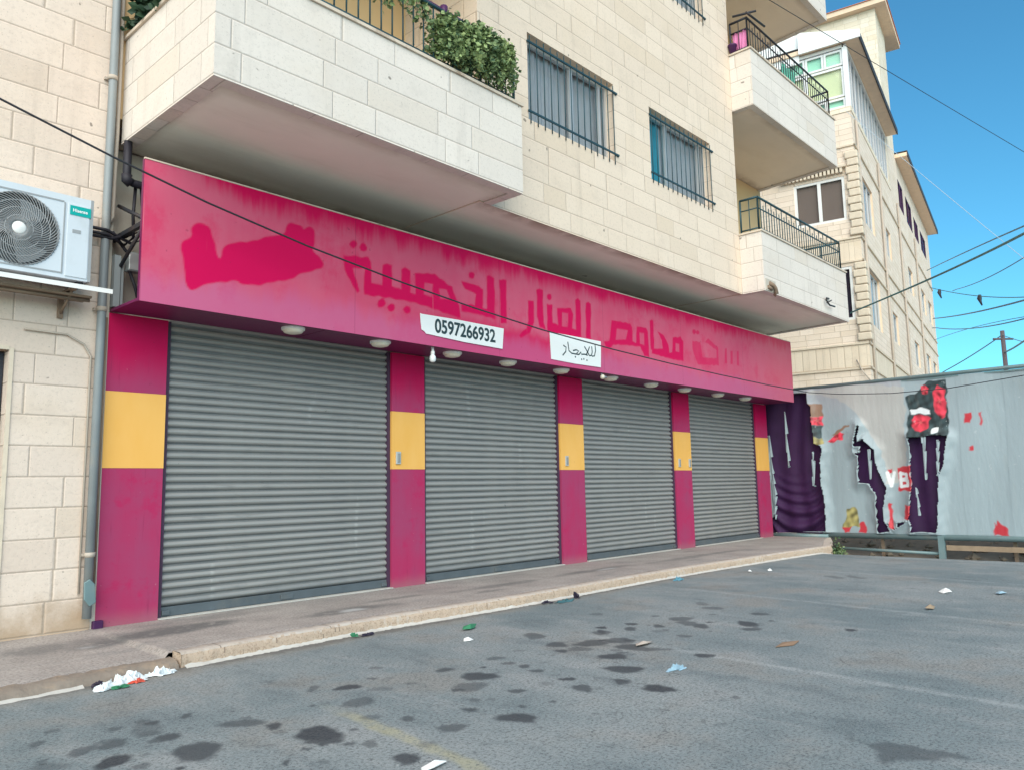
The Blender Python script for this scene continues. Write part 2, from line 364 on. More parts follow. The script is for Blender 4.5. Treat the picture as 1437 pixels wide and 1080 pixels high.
M['glass'] = glass('window_glass', (.86,.92,.94)); M['glass_green'] = glass('green_glass', (.66,.93,.80)); M['glass_blue'] = glass('blue_glass', (.35,.55,.66), 3)
def leaf(name, a, b):
    N = NT(name); o = N.attr('shade'); c = N.mix(o, a, b)
    N.put(N.p.inputs['Transmission Weight'], 0.0); return N.fin(c, .6, 0, .3)
M['leaf'] = leaf('leaf_green', (.05,.10,.05), (.32,.41,.17))
M['leaf_dark'] = leaf('dark_leaf', (.012,.035,.022), (.05,.10,.05))

# ------------------------------------------------------------------ ground
def gz(x): return -.10 - .26*min(1, max(0, (x-13.5)/2.57))
STAINS = [(2.39, -3.69, 0.114, 0.122, 1), (1.87, -3.46, 0.12, 0.125, 0.75), (1.55, -3.3, 0.071, 0.085, 0.9), (2.88, -3.36, 0.086, 0.1, 0.5), (2.89, -4.14, 0.071, 0.071, 0.6), (3.76, -3.46, 0.1, 0.12, 0.8), (3.23, -4.28, 0.1, 0.085, 0.8), (2.44, -4.32, 0.064, 0.064, 0.8), (1.65, -3.03, 0.064, 0.076, 0.6), (1.51, -3.02, 0.05, 0.082, 0.55), (1.83, -3.15, 0.057, 0.045, 0.6), (2.24, -3.21, 0.1, 0.076, 0.6), (2.32, -3.39, 0.036, 0.072, 0.8), (1.87, -2.89, 0.078, 0.108, 0.35), (2.11, -2.83, 0.028, 0.045, 0.6), (3.54, -3.61, 0.114, 0.099, 0.5), (3.75, -3.15, 0.057, 0.057, 0.7), (4.78, -3.8, 0.094, 0.1, 0.8), (4.5, -4.09, 0.114, 0.108, 0.8), (4.21, -4.54, 0.092, 0.089, 0.95), (3.94, -4.17, 0.064, 0.072, 0.7), (4.22, -4.27, 0.058, 0.057, 0.7), (5.07, -3.39, 0.128, 0.114, 0.7), (5.13, -3.7, 0.092, 0.108, 0.7), (5.2, -4.3, 0.064, 0.076, 0.8), (5.12, -3.82, 0.086, 0.078, 0.6), (6.29, -3.53, 0.086, 0.117, 0.6), (6.56, -3.96, 0.094, 0.112, 0.8), (6.23, -3.69, 0.064, 0.108, 0.7), (6.45, -3.36, 0.1, 0.117, 0.6), (7.11, -3.8, 0.072, 0.089, 0.6), (7.18, -3.29, 0.1, 0.094, 0.5), (5.03, -2.84, 0.086, 0.12, 0.6), (4.86, -3.21, 0.092, 0.085, 0.7), (4.16, -3.5, 0.042, 0.05, 0.7), (4.22, -3.17, 0.064, 0.057, 0.5), (4.16, -3.36, 0.042, 0.05, 0.6), (3.18, -3.98, 0.042, 0.042, 0.7), (2.85, -3.84, 0.036, 0.05, 0.6), (3.41, -4.16, 0.028, 0.028, 0.6), (2.9, -2.87, 0.028, 0.072, 0.5), (2.4, -3.94, 0.028, 0.022, 0.7), (2.31, -3.84, 0.022, 0.028, 0.8), (2.22, -3.84, 0.022, 0.022, 0.7), (2.46, -4.02, 0.036, 0.057, 0.5), (2.06, -3.93, 0.014, 0.036, 0.7), (7.37, -3.06, 0.064, 0.103, 0.4), (4.31, -4.99, 0.022, 0.036, 0.5), (5.48, -3.19, 0.072, 0.1, 0.6), (4.84, -3.45, 0.078, 0.078, 0.5), (5.18, -3.9, 0.05, 0.058, 0.5), (5.75, -3.81, 0.064, 0.058, 0.5), (6.02, -3.4, 0.05, 0.067, 0.7), (5.76, -3.28, 0.05, 0.086, 0.7), (5.51, -3.17, 0.036, 0.094, 0.8), (5.29, -3.5, 0.1, 0.122, 0.7), (3.89, -3.93, 0.036, 0.05, 0.3), (10.32, -3.3, 0.081, 0.171, 0.4), (10.45, -3.5, 0.072, 0.168, 0.4), (2.64, -4.24, 0.05, 0.042, 0.3)]
BIG = [(4.11, -5.69), (3.95, -5.76), (3.93, -5.85), (3.86, -5.91), (3.71, -5.98), (3.8, -6.02), (3.86, -6.11), (3.98, -6.18), (4.02, -6.28), (4.06, -6.18), (4.05, -6.07), (4.04, -5.98), (4.03, -5.9), (3.94, -5.83), (3.98, -5.77)]

xs = np.unique(np.round(np.concatenate([np.arange(-1, 1, .1), np.arange(1, 7.6, .02), np.arange(7.6, 16.61, .05), [13.5, 16.07, 16.6]]), 4))
ys = np.unique(np.round(np.concatenate([np.arange(-9, -6.4, .08), np.arange(-6.4, -2.6, .02), np.arange(-2.6, -.99, .05), [-1.0]]), 4))
R = np.random.default_rng(21)
for _ in range(95):                                     # the many small drips between the larger stains
    q = R.uniform(0, 1); cx, cy = (R.normal(5.3, 1.1), R.normal(-3.55, .5)) if q < .6 else (R.uniform(1.3, 4.2), R.uniform(-4.3, -2.5)); a_ = abs(R.normal(.022, .018))+.010
    STAINS.append((cx, min(cy, -2.2), a_*R.uniform(.8, 1.5), a_, R.uniform(.3, .85)))
GX, GY = np.meshgrid(xs, ys, indexing='ij'); gx, gy = GX.ravel(), GY.ravel()
gzv = -.10 - .26*np.clip((gx-13.5)/2.57, 0, 1)
st = np.zeros(len(gx))
for i, (cx, cy, ax, ay, k) in enumerate(STAINS):
    sel = np.where((np.abs(gx-cx) < .4) & (np.abs(gy-cy) < .4))[0]; X, Y = gx[sel]-cx, gy[sel]-cy
    ca, sa = math.cos(-.745), math.sin(-.745)            # the tracing axes: across and along the line of sight
    A = (X*ca+Y*sa); B = (-X*sa+Y*ca); a = np.arctan2(B, A)
    r = np.hypot(A/ax, B/ay)*(1 + .13*np.sin(2*a+i) + .09*np.sin(3*a+2.3*i) + .05*np.sin(7*a+i*5.1) + .08*wob(gx[sel], gy[sel], 45, i))
    st[sel] = np.maximum(st[sel], min(1, k*1.15)*np.clip((1.16-r)/.30, 0, 1))
sel = np.where((gx > 3.4) & (gx < 4.4) & (gy < -5.4) & (gy > -6.6))[0]
sd_ = sdf(np.stack([gx[sel], gy[sel]], 1), BIG) + .018*wob(gx[sel], gy[sel], 40, 77)
st[sel] = np.maximum(st[sel], .62*np.clip((.015-sd_)/.035, 0, 1))
ln = np.zeros(len(gx)); yl = np.zeros(len(gx))
for x0, sl_, k, y_a, y_b in ((5.30, .085, .5, -7.2, -2.9), (8.15, .13, .42, -7.0, -2.2), (10.9, .1, .36, -7, -2.2), (13.3, .1, .3, -7, -2.4), (6.9, .1, .13, -6.5, -2.4)):
    d = np.abs(gx - (x0 + sl_*(gy+3.5))) + .012*wob(gx, gy, 25, int(x0*10)); ln = np.maximum(ln, .62*k*.85*np.clip((.062-d)/.045, 0, 1)*np.clip((gy-y_a)/.5, 0, 1)*np.clip((y_b-gy)/.5, 0, 1))
d = np.abs(gx - (2.70 + .12*(gy+3.5))) + .014*wob(gx, gy, 25, 5); yl = .36*np.clip((.06-d)/.035, 0, 1)*np.clip((-3.2-gy)/.5, 0, 1)
mbg = MB().grid(np.stack([gx, gy, gzv], 1), len(xs), len(ys))
def asphalt(withattr):
    N = NT('worn_asphalt'); uv, u, v = N.uv()
    f1 = N.noise(uv, .55, 6, .6); f2 = N.noise(N.scale(uv, (1,.45,1)), 2.2, 6, .65); f3 = N.noise(uv, 55, 5, .75); f4 = N.noise(uv, 150, 2, .6)
    c = N.mix(N.ss(f1, .32, .68), (.165,.212,.226), (.285,.315,.318))
    c = N.mix(N.m_('MULTIPLY', N.ss(f2, .50, .68), .65), c, (.33,.345,.345)); c = N.mix(N.m_('MULTIPLY', N.ss(N.noise(N.scale(uv, (1.1,.22,1)), 3.2, 6, .7), .54, .7), .4), c, (.36,.375,.375))
    c = N.mix(N.m_('MULTIPLY', N.ss(f2, .47, .32), .5), c, (.105,.135,.15))
    c = N.mix(N.m_('MULTIPLY', N.ss(N.noise(uv, 1.1, 6, .6), .5, .66), .45), c, (.25,.225,.195))
    c = N.mix(N.m_('MULTIPLY', N.ss(f3, .54, .36), .75), c, (.05,.062,.07)); c = N.mix(N.m_('MULTIPLY', N.ss(f4, .54, .70), .6), c, (.42,.42,.41))
    c = N.mix(N.m_('MULTIPLY', N.ss(N.noise(uv, 7, 5, .7), .46, .30), .45), c, (.085,.105,.115)); c = N.mix(N.m_('MULTIPLY', N.ss(N.noise(uv, 17, 3), .31, .25), .6), c, (.05,.06,.065)); c = N.mix(N.m_('MULTIPLY', N.ss(N.noise(uv, 24, 2), .72, .77), .6), c, (.46,.46,.45))
    if withattr:
        gut = N.m_('ADD', v, N.m_('MULTIPLY', N.noise(uv, 3.5, 5, .7), .5)); c = N.mix(N.m_('MULTIPLY', N.ss(gut, -1.72, -1.42), .55), c, (.25,.225,.19)); c = N.mix(N.m_('MULTIPLY', N.ss(N.m_('ADD', v, N.m_('MULTIPLY', N.noise(uv, 9, 5, .7), .3)), -1.64, -1.53), .5), c, (.08,.075,.07))
        wear = N.ss(N.m_('ADD', f3, N.m_('MULTIPLY', N.noise(uv, 6, 4), .8)), .7, 1.0)
        c = N.mix(N.m_('MULTIPLY', N.attr('line'), N.m_('ADD', .15, N.m_('MULTIPLY', wear, 1.3)), clamp=True), c, (.46,.48,.48))
        c = N.mix(N.m_('MULTIPLY', N.attr('yline'), N.m_('ADD', .3, wear), clamp=True), c, (.42,.38,.20))
        s_ = N.m_('MULTIPLY', N.attr('stain'), N.m_('ADD', .72, N.m_('MULTIPLY', N.ss(f3, .35, .6), .3)))
        c = N.mix(N.m_('MULTIPLY', s_, .95, clamp=True), c, (.030,.034,.042))
    cr = N.noise(N.scale(uv, (1,1,1)), 1.7, 3, .5, 1.2); cr = N.ss(N.m_('ABSOLUTE', N.m_('SUBTRACT', cr, .5)), .006, .0015)
    c = N.mix(N.m_('MULTIPLY', N.m_('MULTIPLY', cr, N.ss(f1, .5, .6)), .4), c, (.05,.055,.06))
    N.bump(N.m_('ADD', N.m_('MULTIPLY', f3, .7), N.m_('MULTIPLY', f4, .5)), .55, .01)
    return N.fin(c, .82, 0, .3)
M['asphalt'] = asphalt(True); M['bounce_ground'] = plain('pale_bounce_ground', (.40,.37,.33), .9, var=.2, sc=.4)  # outer ground made pale to bounce fill light up onto the soffits
g = mbg.build('parking_lot', M['asphalt'], attrs=dict(stain=st, line=ln, yline=yl)); g['kind'] = 'structure'
mb = MB(); bx_ = [-500, -60, -1, 13.5, 16.07, 16.6, 60, 500]; by_ = [-500, -60, -9, -1, 60, 500]
for i in range(7):
    for j in range(5):
        x0, x1, y0, y1 = bx_[i], bx_[i+1], by_[j], by_[j+1]
        if x0 >= -1 and x1 <= 16.6 and y0 == -9: continue
        mb.poly([(x0,y0,gz(x0)), (x1,y0,gz(x1)), (x1,y1,gz(x1)), (x0,y1,gz(x0))])
g = mb.build('ground', M['bounce_ground']); g['kind'] = 'structure'

# pavement and kerb
def concrete():
    N = NT('worn_concrete'); uv, u, v = N.uv(); f = N.noise(uv, 1.6, 6, .65); f3 = N.noise(uv, 45, 5, .7)
    c = N.mix(N.ss(f, .3, .7), (.32,.285,.262), (.43,.385,.352)); c = N.mix(N.m_('MULTIPLY', N.ss(f3, .55, .38), .5), c, (.12,.11,.105))
    c = N.mix(N.m_('MULTIPLY', N.ss(N.noise(N.scale(uv, (.6,1.6,1)), 1.5, 6), .55, .72), .5), c, (.16,.165,.165))
    c = N.mix(N.m_('MULTIPLY', N.attr('stain'), N.ss(N.noise(uv, 9, 4), .2, .5)), c, (.085,.088,.09)); c = N.mix(N.attr('pale'), c, (.46,.46,.45))
    N.bump(f3, .5, .008); return N.fin(c, .85, 0, .3)
M['concrete'] = concrete()
def kerbmat():
    N = NT('kerb_stone'); uv, u, v = N.uv(); f = N.noise(uv, 3, 6, .65); f3 = N.noise(uv, 38, 5, .75)
    c = N.mix(f, (.44,.33,.245), (.56,.44,.345)); blk = N.white(N.xyz(N.m_('FLOOR', N.m_('DIVIDE', u, .98)), 1, 1))
    c = N.mix(N.m_('MULTIPLY', N.ss(blk, .6, .9), .45), c, (.55,.47,.38)); c = N.mix(N.m_('MULTIPLY', N.ss(f3, .52, .38), .55), c, (.22,.15,.10))
    c = N.mix(N.m_('MULTIPLY', N.ss(N.noise(uv, 1.1, 4), .62, .68), .65), c, (.30,.17,.09)); c = N.mix(N.m_('MULTIPLY', N.ss(N.noise(uv, 2.4, 5), .56, .66), .5), c, (.62,.60,.56))
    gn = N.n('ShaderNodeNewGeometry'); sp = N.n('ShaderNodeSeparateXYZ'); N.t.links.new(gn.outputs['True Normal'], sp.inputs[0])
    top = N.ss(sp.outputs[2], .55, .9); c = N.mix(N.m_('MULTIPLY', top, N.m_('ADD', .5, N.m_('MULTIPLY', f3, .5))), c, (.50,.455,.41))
    jt = N.m_('FRACT', N.m_('DIVIDE', u, .98)); c = N.mix(N.m_('MULTIPLY', N.ss(jt, .014, .005), .7), c, (.13,.10,.08))
    N.bump(N.m_('ADD', f3, N.m_('MULTIPLY', f, .7)), .7, .012); return N.fin(c, .88, 0, .2)
M['kerb'] = kerbmat()
M['kerb_old'] = plain('rough_kerb', (.23,.19,.155), .9, var=.35, sc=9, bump=1.0, bsc=35, dirt=(.36,.27,.19), dirtamt=.7)
M['mortar'] = plain('pale_mortar', (.52,.50,.46), .9, var=.2, sc=8, bump=.5)
KL = [(-8,-1.70), (1.0,-1.70), (2.64,-1.62), (4.4,-1.56), (6.2,-1.65), (8.8,-1.61), (10.2,-1.65), (12.2,-1.75), (13.98,-1.88)]      # front line of the kerb
def kerb_y(x): return float(np.interp(x, [a for a, b in KL], [b for a, b in KL]))
NP = 300; px_ = np.linspace(-2, 16.05, NP*2); py_ = np.linspace(0, 1, 26)
P = []; sp = []; pl = []
PST = [(2.9,-.62,.8,.26,.75), (4.55,-.95,.6,.16,.6), (3.6,-.3,.5,.12,.35), (2.1,-.55,.35,.18,.45), (6.7,-.85,.9,.1,.5), (8.6,-.8,1.0,.12,.6), (5.3,-.7,.4,.07,.5), (11.0,-.9,1.6,.12,.45), (6.2,-1.1,.35,.06,.5)]
PPL = [(4.56,-.98,.17,.05,.85), (8.8,-.82,.24,.04,.8), (2.32,-.75,.1,.035,.7), (1.6,-.62,.08,.02,.5)]
for x in px_:
    yb_ = kerb_y(x)+.14
    if x > 13.9: yb_ = float(np.interp(x, [13.9, 16.05], [-1.74, -1.05]))
    for t in py_:
        y = .1 + (yb_-.1)*t; P.append((x, y, -.012*(t > .97) - (.035*t if x < 2.6 else 0)))
P = np.array(P)
for arr, lst in ((sp, PST), (pl, PPL)):
    a = np.zeros(len(P))
    for i, (cx, cy, ax, ay, k) in enumerate(lst):
        r = np.hypot((P[:,0]-cx)/ax, (P[:,1]-cy)/ay) + .22*wob(P[:,0], P[:,1], 9, i+50); a = np.maximum(a, k*np.clip((1.1-r)/.5, 0, 1))
    arr.append(a)
mb = MB().grid(P, NP*2, 26)
g = mb.build('pavement', M['concrete'], attrs=dict(stain=sp[0], pale=pl[0])); g['kind'] = 'structure'
mb = MB(); sec = 60
def kerbrun(mb, x0, x1, prof, n, mi=0, jit=.006, seed=3):
    R = np.random.default_rng(seed); pts = []
    xsn = np.linspace(x0, x1, n)
    for x in xsn:
        for a, z in prof: pts.append((x, kerb_y(x)+a+R.normal(0, jit*.7), z + (gz(x)+.10 if z < -.05 else 0) + R.normal(0, jit*.5)))
    mb.grid(pts, n, len(prof), mi)
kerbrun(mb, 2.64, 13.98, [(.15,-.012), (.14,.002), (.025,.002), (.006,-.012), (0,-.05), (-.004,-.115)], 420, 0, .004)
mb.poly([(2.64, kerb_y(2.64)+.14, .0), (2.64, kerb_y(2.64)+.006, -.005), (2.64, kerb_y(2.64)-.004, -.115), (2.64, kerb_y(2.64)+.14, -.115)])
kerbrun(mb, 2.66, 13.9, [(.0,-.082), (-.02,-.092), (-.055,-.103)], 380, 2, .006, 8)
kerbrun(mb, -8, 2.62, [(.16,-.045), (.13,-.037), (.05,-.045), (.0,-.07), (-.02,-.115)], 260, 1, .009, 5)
kerbrun(mb, -6, 1.98, [(-.012,-.088), (-.03,-.093), (-.055,-.103)], 120, 2, .006, 9)
ex = [(13.98, -1.88), (15.0, -1.50), (16.05, -1.06)]
for i in range(2):
    (xa, ya), (xb, yb_) = ex[i], ex[i+1]; mb.poly([(xa,ya,0), (xb,yb_,0), (xb,yb_,-.4), (xa,ya,-.4)])
    mb.poly([(xa,ya,0), (xb,yb_,0), (xb,yb_+.16,-.001), (xa,ya+.16,-.001)])
g = mb.build('kerb', [M['kerb'], M['kerb_old'], M['mortar']], fixn=False); g['kind'] = 'structure'

# ------------------------------------------------------------------ the apartment building
ZS, YO, YB, YR = 4.287, -1.265, -1.757, -1.666
ZT = 14.2
bld = thing('apartment_building', 'cream stone apartment building with balconies above four closed shop shutters', 'building', (2.6, 0, 0))
def wall_holes(mb, x0, x1, z0, z1, holes, y, depth, mi=0, rmi=None, hmi=None):
    xs = sorted({x0, x1, *[h[0] for h in holes], *[h[1] for h in holes]}); zs = sorted({z0, z1, *[h[2] for h in holes], *[h[3] for h in holes]})
    for i in range(len(xs)-1):
        for j in range(len(zs)-1):
            cx, cz = (xs[i]+xs[i+1])/2, (zs[j]+zs[j+1])/2
            if any(h[0] < cx < h[1] and h[2] < cz < h[3] for h in holes): continue
            mb.poly([(xs[i],y,zs[j]), (xs[i+1],y,zs[j]), (xs[i+1],y,zs[j+1]), (xs[i],y,zs[j+1])], mi)
    for a, b, c, d in holes:
        r = mi if rmi is None else rmi; h_ = r if hmi is None else hmi
        mb.poly([(a,y,c), (a,y,d), (a,y+depth,d), (a,y+depth,c)], r); mb.poly([(b,y,c), (b,y+depth,c), (b,y+depth,d), (b,y,d)], r)
        mb.poly([(a,y,d), (b,y,d), (b,y+depth,d), (a,y+depth,d)], h_); mb.poly([(a,y,c), (a,y+depth,c), (b,y+depth,c), (b,y,c)], r)
# ground-floor wall, left wing, closed back of the block
mb = MB()
wall_holes(mb, -7, 2.60, -.2, ZT, [(.95, 1.885, .02, 2.29)], 0, .22)
mb.build('wall', M['stone_left'], bld, fixn=False)
mb = MB(); mb.box(2.60, 16.07, .16, .40, -.2, ZS, 0); mb.box(2.60, 2.642, .004, .16, -.2, ZS, 0)
mb.build('shop_wall', M['render'], bld)
mb = MB(); mb.box(-7, 16.3, 7.8, 8.0, -.2, ZT); mb.box(-7.2, -7, .0, 8, -.2, ZT); mb.box(16.1, 16.3, .41, 7.8, -.2, ZT); mb.box(-7, 16.3, .2, 7.8, ZT, ZT+.2)
mb.build('rear_wall', M['stone_left'], bld)
# loggia walls
MB().box(2.605, 6.30, .02, .2, ZS+.25, ZT).build('loggia_wall', M['ochre_wall'], bld); MB().box(12.2, 16.45, .14, .35, ZS+.25, ZT).build('loggia_wall', M['ochre_wall'], bld)
# overhanging upper wall
WIN = [(6.92, 8.75, 5.56, 6.70), (9.66, 11.50, 5.57, 6.70), (9.66, 11.50, 8.84, 9.98), (6.92, 8.75, 8.84, 9.98)]
mb = MB(); wall_holes(mb, 6.05, 12.383, ZS, ZT, WIN, YO, .20, 0, 0, 1)
mb.poly([(6.05,YO,ZS), (6.05,YO,ZT), (6.05,.02,ZT), (6.05,.02,ZS)]); mb.poly([(12.383,YO,ZS), (12.383,.14,ZS), (12.383,.14,ZT), (12.383,YO,ZT)])
mb.build('upper_wall', [M['stone'], M['ochre_head']], bld, fixn=False)
# soffit over the shop: one sheet with an edge attribute for the rust-stained rim
def soffit(name, poly, z, mat, parent, step=.07):
    xs_ = [p[0] for p in poly]; ys_ = [p[1] for p in poly]
    def ax(vals):
        v = sorted(set(vals)); r = [v[0]]
        for a, b in zip(v, v[1:]): r += list(np.linspace(a, b, max(2, int((b-a)/step)+1))[1:])
        return np.array(r)
    X, Y = np.meshgrid(ax(xs_), ax(ys_), indexing='ij'); p2 = np.stack([X.ravel(), Y.ravel()], 1); d = -sdf(p2, poly)
    keep = np.zeros(X.shape, bool); c = np.stack([((X[:-1,:-1]+X[1:,1:])/2).ravel(), ((Y[:-1,:-1]+Y[1:,1:])/2).ravel()], 1); keep[:-1,:-1] = inpoly(c, poly).reshape(X.shape[0]-1, -1)
    mb = MB().grid(np.concatenate([p2, np.full((len(p2), 1), z)], 1), *X.shape, keep=keep, smooth=False)
    return mb.build(name, mat, parent, attrs=dict(edge=np.clip(1-d/.22, 0, 1)), fixn=False)
soffit('soffit', [(2.68,.159), (2.68,YB+.03), (6.20,YB+.03), (6.20,YO+.03), (12.41,YO+.03), (12.41,YR+.03), (16.25,YR+.03), (16.4,.159)], ZS+.014, M['soffit'], bld)
# balconies
def balcony(x0, x1, yf, z0, zt, stone_, left_to, right_to, name='balcony', label=None, x1b=None):
    mb = MB(); t = .12; x1b = x1 if x1b is None else x1b
    mb.box(x0, x1, yf, yf+t, z0, zt)
    if left_to is not None: mb.box(x0, x0+t, yf+t, left_to, z0, zt)
    if right_to is not None:
        q = [(x1-t,yf+t), (x1,yf+t), (x1b,right_to), (x1b-t,right_to)]
        mb.prism(q, z0, zt, lambda a, c, d: (a, c, d))
    o = mb.build(name, stone_, bld)
    if label: o['label'] = label
    mb = MB(); c0, c1 = zt+.002, zt+.032; e = .022
    mb.box(x0-e, x1+e, yf-e, yf+t+e, c0, c1)
    if left_to is not None: mb.box(x0-e, x0+t+e, yf+t+e+.001, left_to, c0, c1)
    if right_to is not None: mb.prism([(x1-t-e,yf+t+e+.001), (x1+e,yf+t+e+.001), (x1b+e,right_to), (x1b-t-e,right_to)], c0, c1, lambda a, c, d: (a, c, d))
    mb.build('coping', M['coping'], o)
    mb = MB(); mb.box(x0+t+.003, x1-t-.003, yf+t+.003, -.002 if x0 > 5 else -.01, z0+.03, z0+.22); mb.build('floor_slab', M['render'], o)
    return o
def railing(par, x0, x1, yf, z0, zt, left_to, right_to, step, mat, mid=True, low=.06):
    mb = MB(); r = .011
    def run(a, b, n):
        a, b = Vector(a), Vector(b)
        for zz, rr in ((zt, .02), (z0+low, .014)) + (((z0+(zt-z0)*.68, .012),) if mid else ()): mb.tube([a+Vector((0,0,zz)), b+Vector((0,0,zz))], rr, 6)
        for i in range(n+1):
            p = a.lerp(b, i/n); big = i in (0, n); mb.tube([p+Vector((0,0,z0 if big else z0+.02)), p+Vector((0,0,zt if big or i % 2 else z0+(zt-z0)*.82))], .017 if big else .0085, 5)
    run((x0,yf,0), (x1,yf,0), int((x1-x0)/step))
    if left_to is not None: run((x0,left_to,0), (x0,yf,0), max(2, int(abs(left_to-yf)/step*.35)))
    if right_to is not None: run((x1,yf,0), (x1,right_to,0), max(2, int(abs(right_to-yf)/step*.35)))
    return mb.build('railing', mat, par)
b1 = balcony(2.677, 6.232, YB, ZS, 5.295, M['stone_white'], -.002, YO-.003, label='broad pale stone balcony with ivy on its railing')
railing(b1, 2.75, 6.17, YB+.06, 5.33, 5.95, -.05, None, .13, M['teal_iron'], mid=False)
# a second dark tube on top of the main railing, as seen beside the ivy
mb = MB(); mb.tube([(4.4,YB+.10,6.0), (6.1,YB+.10,5.985)], .022, 8); mb.tube([(5.15,YB+.08,5.92), (5.15,YB+.08,6.03)], .04, 8); mb.build('handrail', M['purple'], b1)
b2 = balcony(12.383, 16.25, YR, ZS, 5.31, M['stone_white'], YO-.003, .13, label='lower right balcony with a hole broken in its corner', x1b=16.42)
railing(b2, 12.46, 16.18, YR+.07, 5.345, 5.95, YO-.01, -.1, .105, M['teal_iron'])
b3 = balcony(12.383, 16.25, YR, 7.575, 8.60, M['stone_white'], YO-.003, .13, label='upper right balcony with a pink cloth behind its railing', x1b=16.42)
railing(b3, 12.46, 16.18, YR+.07, 8.635, 9.24, YO-.01, -.1, .105, M['dark_iron'])
mb = MB(); mb.tube([(12.36,YO-.12,9.30), (12.50,YR-.10,9.31)], .02, 6); mb.tube([(12.36,YR+.02,9.27), (13.0,YR-.02,9.27)], .02, 6); mb.build('clothes_rail', M['dark_iron'], b3)
b4 = balcony(12.383, 16.25, YR, 10.84, 11.87, M['stone_white'], YO-.003, .13, label='topmost right balcony, only its underside and one corner in view', x1b=16.42)
for z, b in ((7.575, b3), (10.84, b4)): soffit('soffit', [(12.385,.135), (12.385,YO), (12.41,YR+.03), (16.24,YR+.03), (16.40,.135)], z+.014, M['soffit_warm'], b)
b5 = balcony(2.677, 6.232, YB, 7.575, 8.60, M['stone_white'], -.002, YO-.003, label='balcony above the ivy balcony'); soffit('soffit', [(2.68,.015), (2.68,YB+.03), (6.20,YB+.03), (6.04,YO), (6.04,.015)], 7.575+.014, M['soffit_warm'], b5)
# hole in the corner of the lower right balcony, with a stub of pipe; bent bracket further along
mb = MB(); F_ = lambda a, z, d: (a, d, z)
mb.box(12.425, 12.80, YR-.012, YR-.002, 4.30, 4.50); mb.build('broken_patch', M['render'], b2)
mb = MB(); mb.tube([(12.55,YR-.01,4.44), (12.62,YR-.05,4.40), (12.70,YR-.05,4.36), (12.74,YR-.05,4.28), (12.70,YR-.03,4.25)], .035, 8); mb.tube([(12.47,YR-.02,4.36), (12.60,YR-.03,4.33)], .03, 8); mb.build('pipe_stub', M['rust'], b2)
mb = MB(); mb.tube([(15.2,YR-.01,4.60), (14.98,YR-.05,4.57), (14.92,YR-.06,4.52), (15.06,YR-.07,4.44), (15.32,YR-.07,4.45)], .016, 6); mb.tube([(15.08,YR-.01,4.50), (15.20,YR-.06,4.56)], .012, 6); mb.build('bent_bracket', M['dark_iron'], b2)
# windows
def window(x0, x1, z0, z1, split, teal, lab):
    mb = MB(); y0 = YO+.13; f = .045
    mb.box(x0,x1,y0,y0+.06,z1-f,z1); mb.box(x0,x1,y0,y0+.06,z0,z0+f); mb.box(x0,x0+f,y0,y0+.06,z0+f,z1-f); mb.box(x1-f,x1,y0,y0+.06,z0+f,z1-f)
    xm = x0+(x1-x0)*split; mb.box(xm-.03,xm+.03,y0-.006,y0+.05,z0+f,z1-f); mb.box(x1-.20,x1-.15,y0-.004,y0+.04,z0+f,z1-f)
    wv = mb.build('window', M['alu'], bld); wv['label'] = lab
    mb = MB(); mb.poly([(x0+f,y0+.03,z0+f), (x1-f,y0+.03,z0+f), (x1-f,y0+.03,z1-f), (x0+f,y0+.03,z1-f)]); mb.build('pane', M['glass'], wv)
    n = 260; pts = []; mi_split = int(n*split)
    for i in range(n):
        x = x0-.05+(x1-x0+.1)*i/(n-1); yy = y0+.11+.018*math.sin(x*48)+.012*math.sin(x*17+1)
        pts += [(x, yy, z0-.05), (x, yy, z1+.05)]
    mb = MB().grid(pts, n, 2)
    for k in range(len(mb.f)):
        if teal and k < mi_split*.95: mb.mi[k] = 1
    mb.build('curtain', [M['curtain'], M['curtain_teal']], wv, fixn=False)
    mb = MB(); mb.box(x0-.04, x1+.04, y0+.32, y0+.36, z0-.1, z1+.1); mb.build('room_interior', M['room_dark'], wv)
    mb = MB(); yb_ = YO-.012; n = 14
    for i in range(n):
        x = x0+.03+(x1-x0-.06)*i/(n-1); mb.tube([(x,yb_,z0-.05),(x,yb_,z1-.04)], [.0075,.0075], 6)
    for zz in (z1-.13, z0+.10): mb.box(x0-.02, x1+.06, yb_-.014, yb_+.004, zz-.012, zz+.012)
    mb.box(x1+.03, x1+.06, yb_+.004, YO+.01, z1-.15, z1-.11); mb.box(x1+.03, x1+.06, yb_+.004, YO+.01, z0+.08, z0+.12)
    mb.build('security_bars', M['teal_iron'], wv)
window(*WIN[0], .56, False, 'barred window with grey curtains nearer the ivy balcony')
window(*WIN[1], .36, True, 'barred window with a teal curtain beside the right balconies')
window(*WIN[2], .5, False, 'barred window cut off by the top of the picture'); window(*WIN[3], .5, False, 'barred window one floor above the grey curtained one')
# shop front: pillars, shutters
PX = [2.642, 3.169, 5.82, 6.32, 8.922, 9.473, 12.074, 12.617, 15.25, 15.776]; ZP = 2.7134
PL = ['widest pillar beside the drainpipe', None, None, None, 'end pillar beside the torn hoarding with a dull yellow band']
for k in range(5):
    a, b = PX[2*k], PX[2*k+1]
    mb = MB(); mb.box(a, b, 0, .158, .0, 1.345); mb.box(a, b, 0, .158, 2.022, ZP); mb.box(a+.003, b-.003, .003, .156, 1.345, 2.022)
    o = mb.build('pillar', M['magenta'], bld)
    if PL[k]: o['label'] = PL[k]
    mb = MB(); mb.box(a-.002, b+.002, -.002, .15, 1.347, 2.020); mb.build('yellow_band', M['yellow'], o)
mb = MB(); mb.box(2.615, 2.70, -.035, .05, -.01, .065); mb.build('pillar_foot', M['purple'], bld, bevel=.01)
SHY = .075; PITCH_S = .074
